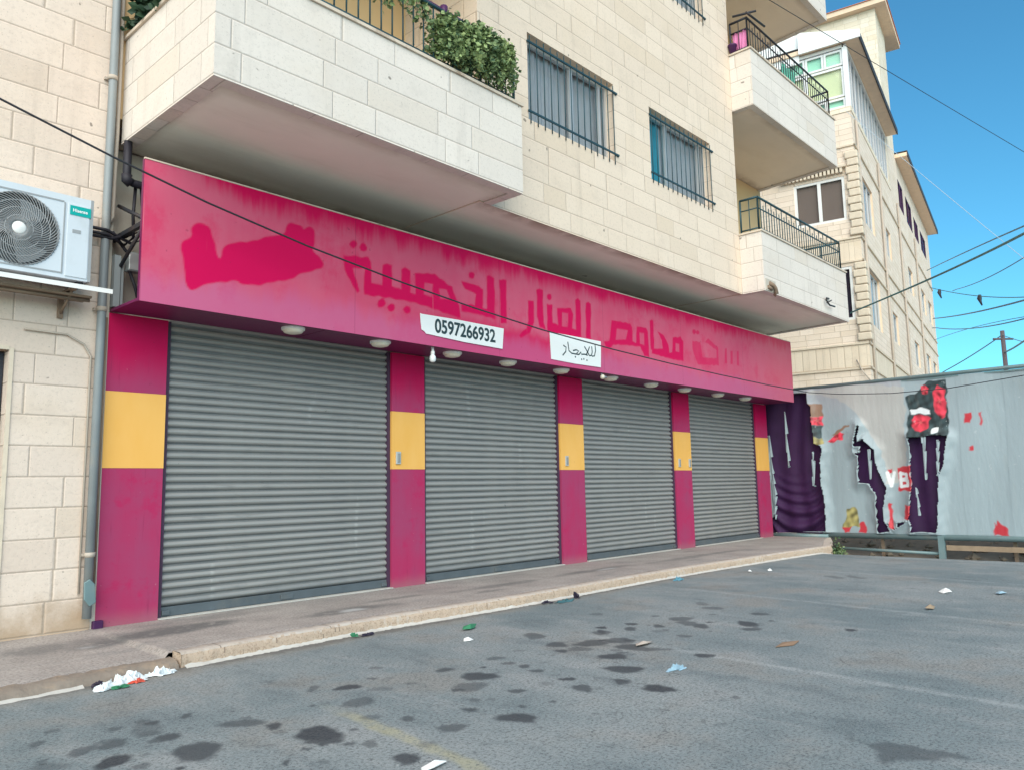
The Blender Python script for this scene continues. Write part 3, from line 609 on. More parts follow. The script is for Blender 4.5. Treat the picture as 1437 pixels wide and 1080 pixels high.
for k in range(4):
    a, b = PX[2*k+1]+.03, PX[2*k+2]-.03; z0 = .10; rows = int((ZP+.06-z0)/PITCH_S)+1
    prof = [(0.0,.004),(.004,-.004),(.016,-.020),(.027,-.029),(.036,-.031),(.046,-.027),(.058,-.016),(.068,-.003),(.0725,.004)]
    nx = max(8, int((b-a)/.12)); xsn = np.linspace(a, b, nx); R = np.random.default_rng(k); pz = []
    for r in range(rows):
        off = R.normal(0, .0016)
        for dz, dy in prof: pz.append((z0+r*PITCH_S+dz, SHY+dy+off))
    pts = []
    for x in xsn:
        for z, y in pz: pts.append((x, y+.004*math.sin(x*1.7+k)*math.sin(z*1.3), z))
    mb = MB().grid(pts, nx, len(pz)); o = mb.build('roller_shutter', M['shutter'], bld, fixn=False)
    o['label'] = ['widest closed grey roller shutter', 'closed grey roller shutter under the phone number', 'closed grey roller shutter under the for-rent notice', 'narrowest looking grey shutter at the far end'][k]
    mb = MB(); mb.box(a, b, SHY-.03, SHY+.02, .015, .098); mb.box(a+.02, a+.09, SHY-.05, SHY-.031, .03, .07); mb.box(b-.09, b-.02, SHY-.05, SHY-.031, .03, .07); xm = (a+b)/2; mb.box(xm-.07, xm+.07, SHY-.045, SHY-.031, .03, .075); mb.build('bottom_bar', M['bar_blue'], o, bevel=.004)
    MB().box(a-.028, a+.012, .03, .13, 0, ZP).build('guide_rail', M['groove'], o); MB().box(b-.012, b+.028, .03, .13, 0, ZP).build('guide_rail', M['groove'], o)
    mb = MB(); mb.box(PX[2*k+1]+.002, PX[2*k+2]-.002, -.03, .155, .002, .012); mb.build('threshold', M['mortar'], o)
# dark iron door at the left edge
mb = MB(); mb.box(.96, 1.875, .17, .20, .03, 2.28); dr = mb.build('door', M['room_dark'], bld)
mb = MB(); mb.box(1.83, 1.878, .10, .17, .03, 2.28); mb.box(.955, 1.0, .10, .17, .03, 2.28); mb.box(1.0, 1.83, .10, .17, 2.23, 2.28)
for i in range(6): mb.tube([(1.06+i*.145,.13,.05),(1.06+i*.145,.13,2.24)], .012, 6)
for i in range(5):
    for j in range(9):
        cx, cz = 1.13+i*.145, .2+j*.24; mb.tube([(cx+.055*math.cos(t)*(1-.08*t), .125, cz+.09*math.sin(t)*(1-.08*t)) for t in np.linspace(0, 7.5, 16)], .008, 5)
mb.build('iron_grille', M['dark_iron'], dr)
mb = MB(); mb.box(1.887, 1.92, -.012, -.002, .0, 2.31); mb.box(.9, 1.886, -.012, -.002, 2.292, 2.325); mb.build('door_surround', M['quoin'], dr)

# ------------------------------------------------------------------ shop sign
sg = thing('shop_sign', 'long faded magenta shop sign with ghosts of removed Arabic lettering', 'sign', (9.2, -.62, 2.72))
SOLID = [
 (1, [(4.69, 3.52), (5.0, 3.56), (5.04, 3.52), (5.04, 3.29), (5.19, 3.29), (5.2, 3.52), (5.26, 3.55), (5.32, 3.54), (5.32, 3.31), (5.46, 3.29), (5.46, 3.52), (5.51, 3.55), (5.58, 3.53), (5.58, 3.28), (5.67, 3.26), (5.65, 3.51), (5.94, 3.56), (6.11, 3.49), (6.21, 3.45), (6.33, 3.23), (6.35, 3.1), (5.93, 3.15), (5.57, 3.18), (5.22, 3.17), (4.95, 3.15), (4.96, 3.44), (4.8, 3.41), (4.89, 3.18), (4.86, 3.16), (4.7, 3.37)]),
 (1, [(6.37, 3.55), (6.66, 3.54), (6.73, 3.51), (6.72, 3.28), (6.8, 3.28), (6.81, 3.69), (6.85, 3.71), (6.93, 3.69), (6.94, 3.18), (6.63, 3.19), (6.37, 3.19), (6.37, 3.27), (6.59, 3.29), (6.62, 3.44), (6.43, 3.47)]),
 (1, [(7.03, 3.68), (7.1, 3.71), (7.15, 3.7), (7.15, 3.15), (7.05, 3.14)]),
 (1, [(7.57, 3.51), (7.68, 3.52), (7.68, 3.24), (7.59, 3.09), (7.41, 3.0), (7.39, 3.03), (7.53, 3.13), (7.57, 3.24)]),
 (1, [(7.75, 3.68), (7.81, 3.71), (7.87, 3.7), (7.87, 3.27), (7.9, 3.18), (7.8, 3.19), (7.75, 3.32)]),
 (1, [(7.96, 3.52), (8.06, 3.53), (8.06, 3.28), (8.18, 3.27), (8.17, 3.5), (8.47, 3.55), (8.51, 3.47), (8.48, 3.26), (8.57, 3.26), (8.58, 3.68), (8.64, 3.71), (8.69, 3.69), (8.68, 3.16), (7.95, 3.14)]),
 (1, [(8.81, 3.68), (8.88, 3.7), (8.93, 3.68), (8.9, 3.17), (8.8, 3.16)]),
 (0.75, [(9.22, 3.17), (9.36, 3.19), (9.43, 3.51), (9.9, 3.53), (9.96, 3.48), (9.95, 3.26), (10.05, 3.25), (10.09, 3.51), (10.34, 3.52), (10.39, 3.46), (10.4, 3.07), (10.27, 3.08), (10.17, 3.21), (9.82, 3.19), (9.46, 3.16), (9.36, 3.09), (9.26, 3.11)]),
 (0.75, [(10.46, 3.65), (10.52, 3.69), (10.56, 3.66), (10.55, 3.19), (10.46, 3.2)]),
 (0.8, [(10.68, 3.51), (10.84, 3.48), (10.98, 3.34), (11.01, 3.2), (11.1, 3.21), (11.14, 3.47), (11.38, 3.51), (11.46, 3.45), (11.43, 3.12), (11.14, 3.11), (10.49, 3.14), (10.5, 3.21), (10.82, 3.25), (10.8, 3.39)]),
 (0.5, [(11.77, 3.49), (12.02, 3.5), (12.07, 3.24), (12.57, 3.28), (12.59, 3.43), (12.21, 3.53), (12.3, 3.6), (12.64, 3.48), (12.64, 3.17), (11.91, 3.11), (11.75, 3.34)]),
 (0.5, [(12.9, 3.49), (12.96, 3.5), (12.95, 3.24), (12.87, 3.23)]),
 (0.5, [(13.11, 3.47), (13.19, 3.48), (13.17, 3.24), (13.09, 3.23)]),
 (0.5, [(13.37, 3.5), (13.43, 3.51), (13.4, 3.24), (13.33, 3.24)]),
 (1.25, [(2.99, 3.3), (3.08, 3.35), (3.07, 3.44), (3.13, 3.5), (3.22, 3.5), (3.28, 3.4), (3.31, 3.22), (3.36, 3.21), (3.37, 3.33), (3.45, 3.38), (3.68, 3.45), (3.89, 3.56), (4.0, 3.58), (4.01, 3.68), (4.08, 3.73), (4.17, 3.72), (4.21, 3.67), (4.26, 3.75), (4.33, 3.72), (4.33, 3.55), (4.3, 3.5), (4.44, 3.41), (4.43, 3.35), (4.29, 3.27), (4.18, 3.24), (4.14, 3.21), (4.09, 3.16), (3.8, 3.07), (3.72, 3.03), (3.56, 3.02), (3.5, 3.05), (3.33, 2.99), (3.2, 2.96), (3.14, 2.9), (3.07, 2.88), (3.04, 2.92), (3.03, 3.06), (2.99, 3.23)]),
 (1, [(4.86, 3.68), (4.84, 3.65), (4.81, 3.62), (4.78, 3.63), (4.76, 3.66), (4.78, 3.69), (4.81, 3.71), (4.84, 3.71)]),
 (1, [(4.99, 3.67), (4.98, 3.64), (4.94, 3.62), (4.91, 3.62), (4.89, 3.65), (4.91, 3.69), (4.94, 3.71), (4.97, 3.7)]),
 (1, [(5.23, 3.1), (5.21, 3.07), (5.18, 3.05), (5.14, 3.05), (5.13, 3.08), (5.14, 3.12), (5.18, 3.14), (5.21, 3.13)]),
 (1, [(5.36, 3.07), (5.35, 3.04), (5.31, 3.02), (5.28, 3.03), (5.26, 3.06), (5.28, 3.09), (5.31, 3.11), (5.35, 3.1)]),
 (1, [(5.58, 3.08), (5.57, 3.05), (5.53, 3.03), (5.5, 3.04), (5.48, 3.07), (5.5, 3.1), (5.53, 3.12), (5.57, 3.11)]),
 (1, [(6.59, 3.67), (6.57, 3.63), (6.54, 3.62), (6.5, 3.62), (6.49, 3.65), (6.5, 3.68), (6.54, 3.7), (6.58, 3.7)]),
 (1, [(8.05, 3.64), (8.04, 3.61), (8.0, 3.59), (7.96, 3.6), (7.95, 3.63), (7.96, 3.66), (8.0, 3.67), (8.04, 3.67)]),
 (0.6, [(11.9, 3.67), (11.88, 3.64), (11.83, 3.62), (11.79, 3.63), (11.77, 3.65), (11.79, 3.68), (11.84, 3.7), (11.89, 3.69)]),
 (0.6, [(12.01, 3.67), (11.99, 3.65), (11.94, 3.63), (11.9, 3.63), (11.89, 3.66), (11.91, 3.68), (11.95, 3.7), (11.99, 3.69)]),
]
HOLE = [
 [(5.79, 3.43), (5.92, 3.44), (5.9, 3.28), (5.78, 3.29)],
 [(6.01, 3.4), (6.13, 3.41), (6.19, 3.3), (6.03, 3.28)],
 [(8.27, 3.46), (8.41, 3.47), (8.39, 3.27), (8.26, 3.26)],
 [(9.55, 3.41), (9.84, 3.42), (9.78, 3.27), (9.51, 3.23)],
 [(10.15, 3.43), (10.28, 3.43), (10.28, 3.24), (10.16, 3.25)],
 [(11.21, 3.39), (11.33, 3.39), (11.32, 3.25), (11.2, 3.25)],
]

XS0, XS1, ZS0, ZS1 = 2.645, 15.765, 2.715, 3.955
nx, nz = 900, 88; X, Z = np.meshgrid(np.linspace(XS0, XS1, nx), np.linspace(ZS0, ZS1, nz), indexing='ij'); P2 = np.stack([X.ravel(), Z.ravel()], 1)
ink = np.zeros(len(P2))
for k, poly in SOLID:
    poly = rounded(poly, 2) if k > 1.1 else poly
    a = np.array(poly); s_ = np.where((P2[:,0] > a[:,0].min()-.1) & (P2[:,0] < a[:,0].max()+.1) & (P2[:,1] > a[:,1].min()-.1) & (P2[:,1] < a[:,1].max()+.1))[0]
    d = sdf(P2[s_], poly) + .006*wob(P2[s_,0], P2[s_,1], 30, 4); v_ = min(1, k*1.25+.05)*np.clip((.012-d)/.015, 0, 1)
    for h in HOLE:
        hd = sdf(P2[s_], h); v_ = v_*(1-.85*np.clip((.004-hd)/.012, 0, 1))
    ink[s_] = np.maximum(ink[s_], v_)
mb = MB().grid(np.stack([X.ravel(), np.full(X.size, -.62) + .0035*np.sin(X.ravel()*2.1)*np.sin(Z.ravel()*3), Z.ravel()], 1), nx, nz)
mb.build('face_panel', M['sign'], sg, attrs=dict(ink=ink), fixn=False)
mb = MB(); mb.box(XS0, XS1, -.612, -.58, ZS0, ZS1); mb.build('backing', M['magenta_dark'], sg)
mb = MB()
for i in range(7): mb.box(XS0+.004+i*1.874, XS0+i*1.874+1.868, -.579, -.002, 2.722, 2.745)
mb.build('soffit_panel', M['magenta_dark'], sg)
mb = MB(); mb.box(XS0, XS1, -.625, -.60, ZS1+.001, ZS1+.014); mb.build('top_trim', M['coping'], sg)
for x in (2.68, 5.8, 9, 12.1, 15.6):
    mb = MB(); mb.box(x, x+.04, -.578, .15, 3.40, 3.44); mb.tube([(x+.02,.10,3.05), (x+.02,-.56,3.42)], .018, 6); mb.tube([(x+.02,.05,3.72), (x+.02,-.56,3.44)], .018, 6); mb.build('steel_bracket', M['dark_iron'], sg)
# ceiling lamps under the sign
lamp0 = None
LX = [(4.22,-.44), (5.32,-.42), (6.40,-.42), (7.40,-.40), (8.49,-.40), (9.69,-.38), (10.85,-.35), (11.91,-.34), (13.1,-.33), (14.14,-.35)]
LL = ['round white ceiling lamp above the widest shutter', 'round white ceiling lamp just left of the pillar before the phone notice', 'round white ceiling lamp under the start of the phone number', 'round white ceiling lamp between the two white notices', 'round white ceiling lamp beside the pillar under the rent notice', 'round white ceiling lamp next to the elbowed bulb holder', 'round white ceiling lamp over the third shutter, second after the elbowed bulb', 'round white ceiling lamp above the fourth pillar', 'round white ceiling lamp over the left half of the last shutter', 'round white ceiling lamp farthest along the sign']
for i, (x, y) in enumerate(LX):
    if i == 0:
        lamp0 = thing('ceiling_lamp', LL[0], 'lamp', (x, y, 2.722), 'round lamps under the shop sign')
        MB().lathe([(.0,-.062), (.05,-.060), (.088,-.050), (.100,-.034), (.101,-.024)], (x,y,2.722), n=28).build('diffuser', M['lamp'], lamp0, fixn=False)
        MB().lathe([(.101,-.024), (.114,-.024), (.116,-.004), (.116,.0)], (x,y,2.722), n=28).build('rim', M['white_frame'], lamp0, fixn=False)
    else: copy_tree(lamp0, (x-LX[0][0], y-LX[0][1], 0), LL[i])
bb = thing('hanging_bulb', 'white bulb hanging straight down in front of the second pillar', 'bulb', (5.97, -.55, 2.72))
MB().lathe([(.0,.0), (.016,.0), (.016,-.05), (.024,-.055), (.024,-.085), (.02,-.09)], (5.97,-.55,2.722), n=14).build('socket', M['white_frame'], bb, fixn=False)
MB().lathe([(.02,-.09), (.034,-.11), (.038,-.14), (.034,-.165), (.02,-.178), (0,-.18)], (5.97,-.55,2.722), n=16).build('bulb_glass', M['paper'], bb, fixn=False)
bb = thing('bulb_holder', 'small elbowed bulb holder under the right end of the rent notice', 'bulb', (9.2, -.57, 2.72))
MB().tube([(9.2,-.57,2.722), (9.2,-.57,2.69), (9.23,-.59,2.665), (9.28,-.60,2.66)], .014, 8).build('arm', M['grille'], bb)
MB().lathe([(0,0), (.02,-.005), (.034,-.03), (.03,-.06), (0,-.072)], (9.215,-.575,2.70), n=14).build('bulb_glass', M['lamp'], bb, fixn=False)

# ------------------------------------------------------------------ notices on the sign
def text_mesh(name, body, size, mat, parent, loc, sx=1.0, weight=0.0, thick=.002, rz=0.0, spacing=1.0, align='CENTER', rot=None):
    cu = bpy.data.curves.new(name, 'FONT'); cu.body = body; cu.size = size; cu.align_x = align; cu.align_y = 'CENTER'; cu.extrude = thick; cu.offset = weight; cu.space_character = spacing
    o = bpy.data.objects.new(name+'_tmp', cu); COL.objects.link(o); dg = bpy.context.evaluated_depsgraph_get(); me = bpy.data.meshes.new_from_object(o.evaluated_get(dg)); bpy.data.objects.remove(o)
    R = (rot or Matrix.Rotation(math.radians(90), 4, 'X')); R = R @ Matrix.Rotation(rz, 4, 'Z') @ Matrix.Diagonal((sx, 1, 1, 1))
    me.transform(Matrix.Translation(loc) @ R); me.name = name; me.materials.clear(); me.materials.append(mat)
    q = bpy.data.objects.new(name, me); COL.objects.link(q)
    if parent: q.parent = parent; q.matrix_parent_inverse = parent.matrix_world.inverted()
    return q
FR = lambda a, z, d: (a, d, z)
ph = thing('phone_notice', 'white notice with the number 0597266932 taped to the magenta sign', 'notice', (6.4, -.63, 2.8))
MB().prism([(5.715,3.065), (5.74,3.06), (6.3,3.072), (7.085,3.072), (7.07,2.95), (7.055,2.812), (6.4,2.818), (5.80,2.842), (5.785,2.86), (5.735,2.88), (5.722,2.97)], -.632, -.627, FR).build('sheet', M['paper'], ph)
text_mesh('phone_number', '0597266932', .222, M['ink'], ph, (6.43,-.634,2.945), sx=.90, weight=.0045)
rn = thing('rent_notice', 'white paper notice with handwritten Arabic on the magenta sign', 'notice', (8.55, -.63, 2.8))
MB().prism([(7.98,3.15), (8.5,3.155), (9.125,3.16), (9.12,3.0), (9.105,2.782), (8.5,2.775), (8.0,2.785), (7.99,2.95)], -.632, -.627, FR).build('sheet', M['paper'], rn)
STROKES = [[(8.26, 3.0), (8.32, 2.98), (8.31, 2.92), (8.24, 2.86)], [(8.36, 3.06), (8.37, 3.0), (8.38, 2.94), (8.44, 2.91), (8.52, 2.91), (8.6, 2.91)], [(8.47, 2.95), (8.54, 2.97), (8.6, 2.96), (8.55, 2.92)], [(8.6, 2.91), (8.65, 2.95), (8.66, 2.92), (8.74, 2.93), (8.8, 2.92)], [(8.73, 3.04), (8.78, 2.99), (8.84, 2.92)], [(8.85, 3.05), (8.81, 2.98), (8.77, 2.93)], [(8.9, 3.06), (8.91, 2.98), (8.89, 2.93), (8.84, 2.92)], [(8.98, 3.1), (8.99, 3.01), (8.96, 2.93), (8.9, 2.92)], [(8.52, 2.87)], [(8.66, 2.85)], [(8.71, 2.86)], [(8.78, 2.85)]]
mb = MB()
for s_ in STROKES:
    if len(s_) == 1: (a, z), = s_; mb.prism([(a+.013*math.cos(t), z+.013*math.sin(t)) for t in np.linspace(0, 6.28, 9)[:-1]], -.6335, -.6325, FR); continue
    L_, R_ = [], []
    for i, (a, z) in enumerate(s_):
        p, n_ = s_[max(0, i-1)], s_[min(len(s_)-1, i+1)]; d = Vector((n_[0]-p[0], n_[1]-p[1])).normalized(); w_ = .0095
        L_.append((a-d.y*w_, z+d.x*w_)); R_.append((a+d.y*w_, z-d.x*w_))
    mb.prism(L_+R_[::-1], -.6335, -.6325, FR)
mb.build('handwriting', M['ink'], rn)

# ------------------------------------------------------------------ air conditioner on the left wall
ac = thing('air_conditioner', 'white air conditioner unit with round fan grille on the left stone wall', 'air conditioner', (1.9, -.22, 2.85))
AX0, AX1, AZ0, AZ1, AY = 1.47, 2.345, 2.865, 3.565, -.36
fc = (1.805, 3.205); FRAD = .292
mb = MB(); mb.box(AX0, AX1, AY+.002, -.08, AZ0, AZ1, skip='f')
n = 64; ring = [(fc[0]+FRAD*math.cos(t), fc[1]+FRAD*math.sin(t)) for t in np.linspace(0, 2*math.pi, n, endpoint=False)]
def rect_hit(t):
    c, s = math.cos(t), math.sin(t); ks = []
    if c > 1e-9: ks.append((AX1-fc[0])/c)
    if c < -1e-9: ks.append((AX0-fc[0])/c)
    if s > 1e-9: ks.append((AZ1-fc[1])/s)
    if s < -1e-9: ks.append((AZ0-fc[1])/s)
    k = min(ks); return (fc[0]+k*c, fc[1]+k*s)
ts = sorted(list(np.linspace(0, 2*math.pi, n, endpoint=False)) + [math.atan2(z-fc[1], x-fc[0]) % (2*math.pi) for x in (AX0, AX1) for z in (AZ0, AZ1)])
for i in range(len(ts)):
    t0, t1 = ts[i], ts[(i+1) % len(ts)]
    a, b = rect_hit(t0), rect_hit(t1); c = (fc[0]+FRAD*math.cos(t1), fc[1]+FRAD*math.sin(t1)); d = (fc[0]+FRAD*math.cos(t0), fc[1]+FRAD*math.sin(t0))
    mb.poly([(a[0],AY,a[1]), (b[0],AY,b[1]), (c[0],AY,c[1]), (d[0],AY,d[1])])
    mb.poly([(d[0],AY,d[1]), (c[0],AY,c[1]), (c[0],AY+.05,c[1]), (d[0],AY+.05,d[1])])
mb.build('casing', M['ac'], ac, fixn=False)
mb = MB(); mb.box(1.47+.01, 1.81+.315, AY-.004, AY+.001, 2.90, 2.912); mb.box(2.122, 2.132, AY-.006, AY+.001, 2.90, 3.50); mb.box(1.49, 2.12, AY-.004, AY+.001, 3.50, 3.512); mb.box(2.325, 2.347, AY-.005, -.079, AZ0-.001, AZ1+.001); mb.build('casing_seam', M['grille'], ac)
mb = MB(); mb.box(2.15, 2.318, AY-.008, AY-.001, 2.885, 3.50); mb.build('service_panel', M['ac'], ac, bevel=.006)
mb = MB(); mb.box(fc[0]-.3, fc[0]+.3, AY+.09, AY+.10, fc[1]-.3, fc[1]+.3); mb.build('fan_well', M['fan_dark'], ac)
mb = MB()
for k in range(3):
    a0 = k*2.094+.4; pts = []
    for i in range(9):
        r = .05+.21*i/8
        for j in range(6): a = a0+.25*i/8+.9*j/5; pts.append((fc[0]+r*math.cos(a), AY+.075-.03*j/5, fc[1]+r*math.sin(a)))
    mb.grid(pts, 9, 6)
mb.build('fan_blades', M['grille'], ac, fixn=False)
mb = MB()
for k in range(56):
    a0 = 2*math.pi*k/56; mb.tube([(fc[0]+r*math.cos(a0+1.05*((r-.05)/.24)**1.1), AY-.004-.018*math.cos(r/.30*1.5), fc[1]+r*math.sin(a0+1.05*((r-.05)/.24)**1.1)) for r in np.linspace(.05, .296, 12)], .0032, 4)
for r in (.10, .165, .225, .29): mb.tube([(fc[0]+r*math.cos(t), AY-.004-.018*math.cos(r/.30*1.5), fc[1]+r*math.sin(t)) for t in np.linspace(0, 2*math.pi, 40)], .0034, 4, caps=False)
mb.build('fan_grille', M['grille'], ac, fixn=False)
mb = MB().lathe([(0,-.006), (.04,-.004), (.052,.004), (.052,.014)], (fc[0],AY-.026,fc[1]), axis='y', n=24); mb.build('fan_hub', M['white_frame'], ac)
mb = MB(); mb.box(2.165, 2.325, AY-.012, AY-.0085, 3.405, 3.485)
bd = mb.build('badge', M['ac_teal'], ac); text_mesh('lettering', 'Hisense', .038, M['white_mark'], bd, (2.242, AY-.0135, 3.445), sx=.95, weight=.0008, thick=.0008)
mb = MB(); mb.box(2.19, 2.255, AY-.0105, AY-.0085, 3.255, 3.285); mb.build('rating_label', M['grille'], ac)
mb = MB(); mb.box(1.0, 2.52, AY-.03, AY+.03, 2.818, 2.828); mb.box(1.0, 2.52, AY-.03, AY-.022, 2.79, 2.8175); mb.build('mounting_bar', M['white_frame'], ac)
mb = MB()
for x in (1.5, 2.22): mb.box(x, x+.04, AY+.031, -.002, 2.79, 2.815); mb.box(x, x+.04, -.04, -.002, 2.60, 2.789); mb.tube([(x+.02,-.02,2.63), (x+.02,AY+.08,2.79)], .012, 6)
mb.box(1.3, 2.40, AY+.09, -.05, 2.755, 2.772); mb.tube([(1.35,-.2,2.735),(2.4,-.22,2.74)], .014, 6); mb.build('bracket', M['rust'], ac)
for sx_ in (1.56, 2.26):
    MB().box(sx_, sx_+.05, AY+.04, -.09, 2.829, 2.864).build('foot', M['black'], ac)

# ------------------------------------------------------------------ pipes at the left end of the shop
pp = thing('drainpipe', 'tall grey drainpipe running down the stone wall beside the first pillar', 'pipe', (2.55, -.06, 0))
mb = MB(); mb.tube([(2.553,-.06,.10), (2.556,-.06,2.6), (2.560,-.06,5.0), (2.57,-.06,ZT)], .036, 14); mb.build('pipe', M['pipe'], pp)
for z in (.62, 2.72, 4.86, 7.4): MB().tube([(2.555,-.06,z-.02), (2.555,-.06,z+.02)], .043, 14).box(2.50, 2.61, -.03, -.001, z-.012, z+.012).build('clamp', M['pipe_tan'], pp)
mb = MB(); mb.prism([(2.50,.40), (2.545,.425), (2.585,.38), (2.60,.23), (2.55,.20), (2.505,.26)], -.125, -.1045, FR); mb.build('flap_cover', M['rail'], pp, bevel=.006)
cn = tag(MB().tube([(2.632,-.022,ZT), (2.632,-.022,4.32), (2.625,-.022,3.58), (2.60,-.03,3.52)], .017, 8).build('conduit', M['pipe_tan']), 'thin tan conduit beside the tall grey drainpipe', 'conduit')
cn = tag(MB().tube([(2.495,-.02,.3), (2.50,-.02,2.3), (2.44,-.02,2.40), (2.30,-.02,2.47), (1.98,-.02,2.475)], .009, 6).build('cable_run', M['pipe_tan']), 'thin tan cable bending off towards the dark iron door', 'cable')
cn = tag(MB().tube([(2.612,-.02,.32), (2.615,-.02,2.66)], .011, 6).build('ground_strip', M['rust']), 'thin rusty strip between the drainpipe and the first pillar', 'strip')
dk = thing('waste_pipe', 'dark elbowed waste pipe behind the left end of the magenta sign', 'pipe', (2.66, -.07, 4.2))
MB().tube([(2.70,-.10,4.29), (2.70,-.10,3.98), (2.705,-.10,3.93), (2.76,-.10,3.91), (3.3,-.10,3.90)], .036, 12).build('pipe', M['black'], dk)
MB().tube([(2.70,-.10,3.975), (2.70,-.10,3.93), (2.74,-.10,3.905)], .047, 12).build('elbow', M['black'], dk)
cb = thing('cable_bundle', 'looped black cables behind the left end of the magenta sign', 'cable', (2.75, -.06, 3.5))
for q in ([(2.36,-.05,3.44), (2.55,-.115,3.42), (2.66,-.06,3.40), (2.78,-.06,3.36), (2.86,-.08,3.40), (2.87,-.08,3.60), (2.84,-.08,3.88)], [(2.36,-.04,3.40), (2.56,-.11,3.385), (2.72,-.05,3.33), (2.80,-.05,3.42), (2.79,-.05,3.62), (2.80,-.05,3.9)], [(2.36,-.03,3.37), (2.60,-.10,3.36), (2.74,-.04,3.42), (2.90,-.04,3.52), (2.93,-.04,3.9)], [(2.62,-.04,3.44), (2.74,-.03,3.30), (2.95,-.03,3.12)], [(2.78,-.05,3.10), (2.83,-.05,2.98), (2.88,-.05,2.80)]):
    MB().tube(q, .015, 7).build('cable', M['black'], cb)
mtx = thing('junction_box', 'small grey junction box on the wall behind the left end of the sign', 'box', (2.80, -.06, 3.1))
MB().box(2.75, 2.865, -.10, -.001, 3.10, 3.275).build('casing', M['box_grey'], mtx, bevel=.008); MB().box(2.752, 2.862, -.108, -.1005, 3.11, 3.265).build('lid', M['alu'], mtx, bevel=.004)
dct = tag(MB().box(2.645, 2.70, -.06, -.001, 2.76, 3.23).box(2.709, 2.73, -.05, -.001, 2.76, 3.19).build('cable_duct', M['pipe']), 'short grey cable duct standing on top of the first pillar', 'duct')
# key switches on the yellow bands
sw0 = None
for i, (x, y, lb) in enumerate(((5.905, -.002, 'small grey key switch on the yellow band of the second pillar'), (9.045, -.002, 'small grey key switch on the yellow band of the third pillar'), (12.19, -.002, 'small grey key switch on the left of the fourth yellow band'), (12.54, -.002, 'small grey key switch on the right of the fourth yellow band'))):
    if i == 0:
        sw0 = thing('key_switch', lb, 'switch', (x, y, 1.47), 'key switches of the roller shutters')
        MB().box(x-.035, x+.035, -.02, -.0025, 1.405, 1.55).build('plate', M['alu'], sw0, bevel=.004); MB().box(x-.014, x+.02, -.028, -.0205, 1.425, 1.53).build('lock', M['box_grey'], sw0, bevel=.003)
    else: copy_tree(sw0, (x-5.905, 0, 0), lb)

# ------------------------------------------------------------------ plants and belongings on the balconies
def leaves(name, pts, mat, size, parent=None, lean=.6, seed=1):
    R = np.random.default_rng(seed); mb = MB(); sh = []
    for p, s_ in pts:
        p = Vector(p); d = Vector(R.normal(0, 1, 3)); d.z = d.z*.5-.35; d.normalize(); sd2 = d.cross(Vector(R.normal(0, 1, 3))).normalized(); L = size*R.uniform(.6, 1.35); W = L*R.uniform(.28, .42)
        nrm = d.cross(sd2); q = [p, p+d*L*.45+sd2*W+nrm*W*.25, p+d*L, p+d*L*.45-sd2*W+nrm*W*.25]
        mb.poly(q); v_ = min(1, max(0, s_+R.normal(0, .17))); sh += [v_]*4
    return mb.build(name, mat, parent, attrs=dict(shade=sh), fixn=False)
R = np.random.default_rng(11); pts = []; stems = []
for i in range(185):
    x = R.uniform(5.0, 6.08) if i < 130 else R.uniform(3.4, 5.2)
    if x < 3.2: continue
    dense = x > 4.95; top = 5.98 - (0 if x > 5.55 else .02) - R.uniform(0, .1); y0 = YB+.03+R.normal(0, .05)
    Ln = R.uniform(.25, .60) if dense else R.uniform(.12, .30)
    if 4.95 < x < 5.4: top -= R.uniform(0, .2)
    shade0 = R.uniform(.1, .95); x_, y_ = x, y0; k = int(Ln/.022)
    for j in range(k):
        x_ += R.normal(0, .012); y_ += R.normal(0, .010)-.001; z = top-j*.022; x_ = min(x_, 6.09)
        if z < 5.40: break
        for _ in range(3 if dense else 2): pts.append(((x_+R.normal(0,.022), y_+R.normal(0,.03), z+R.normal(0,.015)), shade0*(.75+.4*R.random())))
    if i % 4 == 0: stems.append([(x, y0, top), (x+R.normal(0,.03), y0-.01, top-Ln*.5), (x_, y_, max(5.38, top-Ln))])
iv = thing('ivy_plant', 'green ivy hanging through the railing of the broad left balcony', 'plant', (5.6, YB+.05, 5.35))
leaves('foliage', pts, M['leaf'], .052, iv, seed=2)
mb = MB()
for s_ in stems: mb.tube(s_, .005, 4)
mb.build('stem', M['leaf_dark'], iv)
pts = [((2.80+R.normal(0,.07), R.uniform(-1.0,-.08), 5.34+abs(R.normal(0,.24))), R.uniform(0,.7)) for _ in range(900)]
sh_ = thing('shrub', 'dark bushy plant behind the side parapet next to the drainpipe', 'plant', (2.85, -.5, 5.3)); leaves('foliage', pts, M['leaf_dark'], .10, sh_, seed=3)
mb = MB()
for k in range(8): x, y = 2.85+R.normal(0,.03), -.9+k*.1; mb.tube([(x,y,4.52), (x+R.normal(0,.05),y+R.normal(0,.05),5.5)], .01, 5)
mb.build('stem', M['leaf_dark'], sh_)
fpts = []
pk = thing('pink_cloth', 'pink cloth hung behind the railing corner of the upper right balcony', 'cloth', (12.5, -1.4, 8.6))
n = 30; P = []
for i in range(n):
    t = i/(n-1); yy = -1.30-.27*t
    for j in range(14): P.append((12.50+.012*math.sin(t*22+j*.3), yy, 9.05-.42*j/13+.01*math.sin(t*9)))
MB().grid(P, n, 14).build('fabric', M['pink'], pk, fixn=False)
MB().tube([(12.50,-1.28,9.055),(12.50,-1.6,9.055)], .008, 5).build('line', M['dark_iron'], pk)
pt = thing('flower_pot', 'small dark pot hooked on the rail next to the pink cloth', 'pot', (12.4, -1.31, 8.66))
MB().lathe([(0,0), (.055,0), (.075,.13), (.082,.135), (.082,.16), (.068,.16), (.06,.12), (0,.12)], (12.40,-1.335,8.637), n=18).build('pot_body', M['purple'], pt, fixn=False)
MB().lathe([(0,.125),(.062,.125)], (12.40,-1.335,8.637), n=18).build('soil', M['soil'], pt, fixn=False)
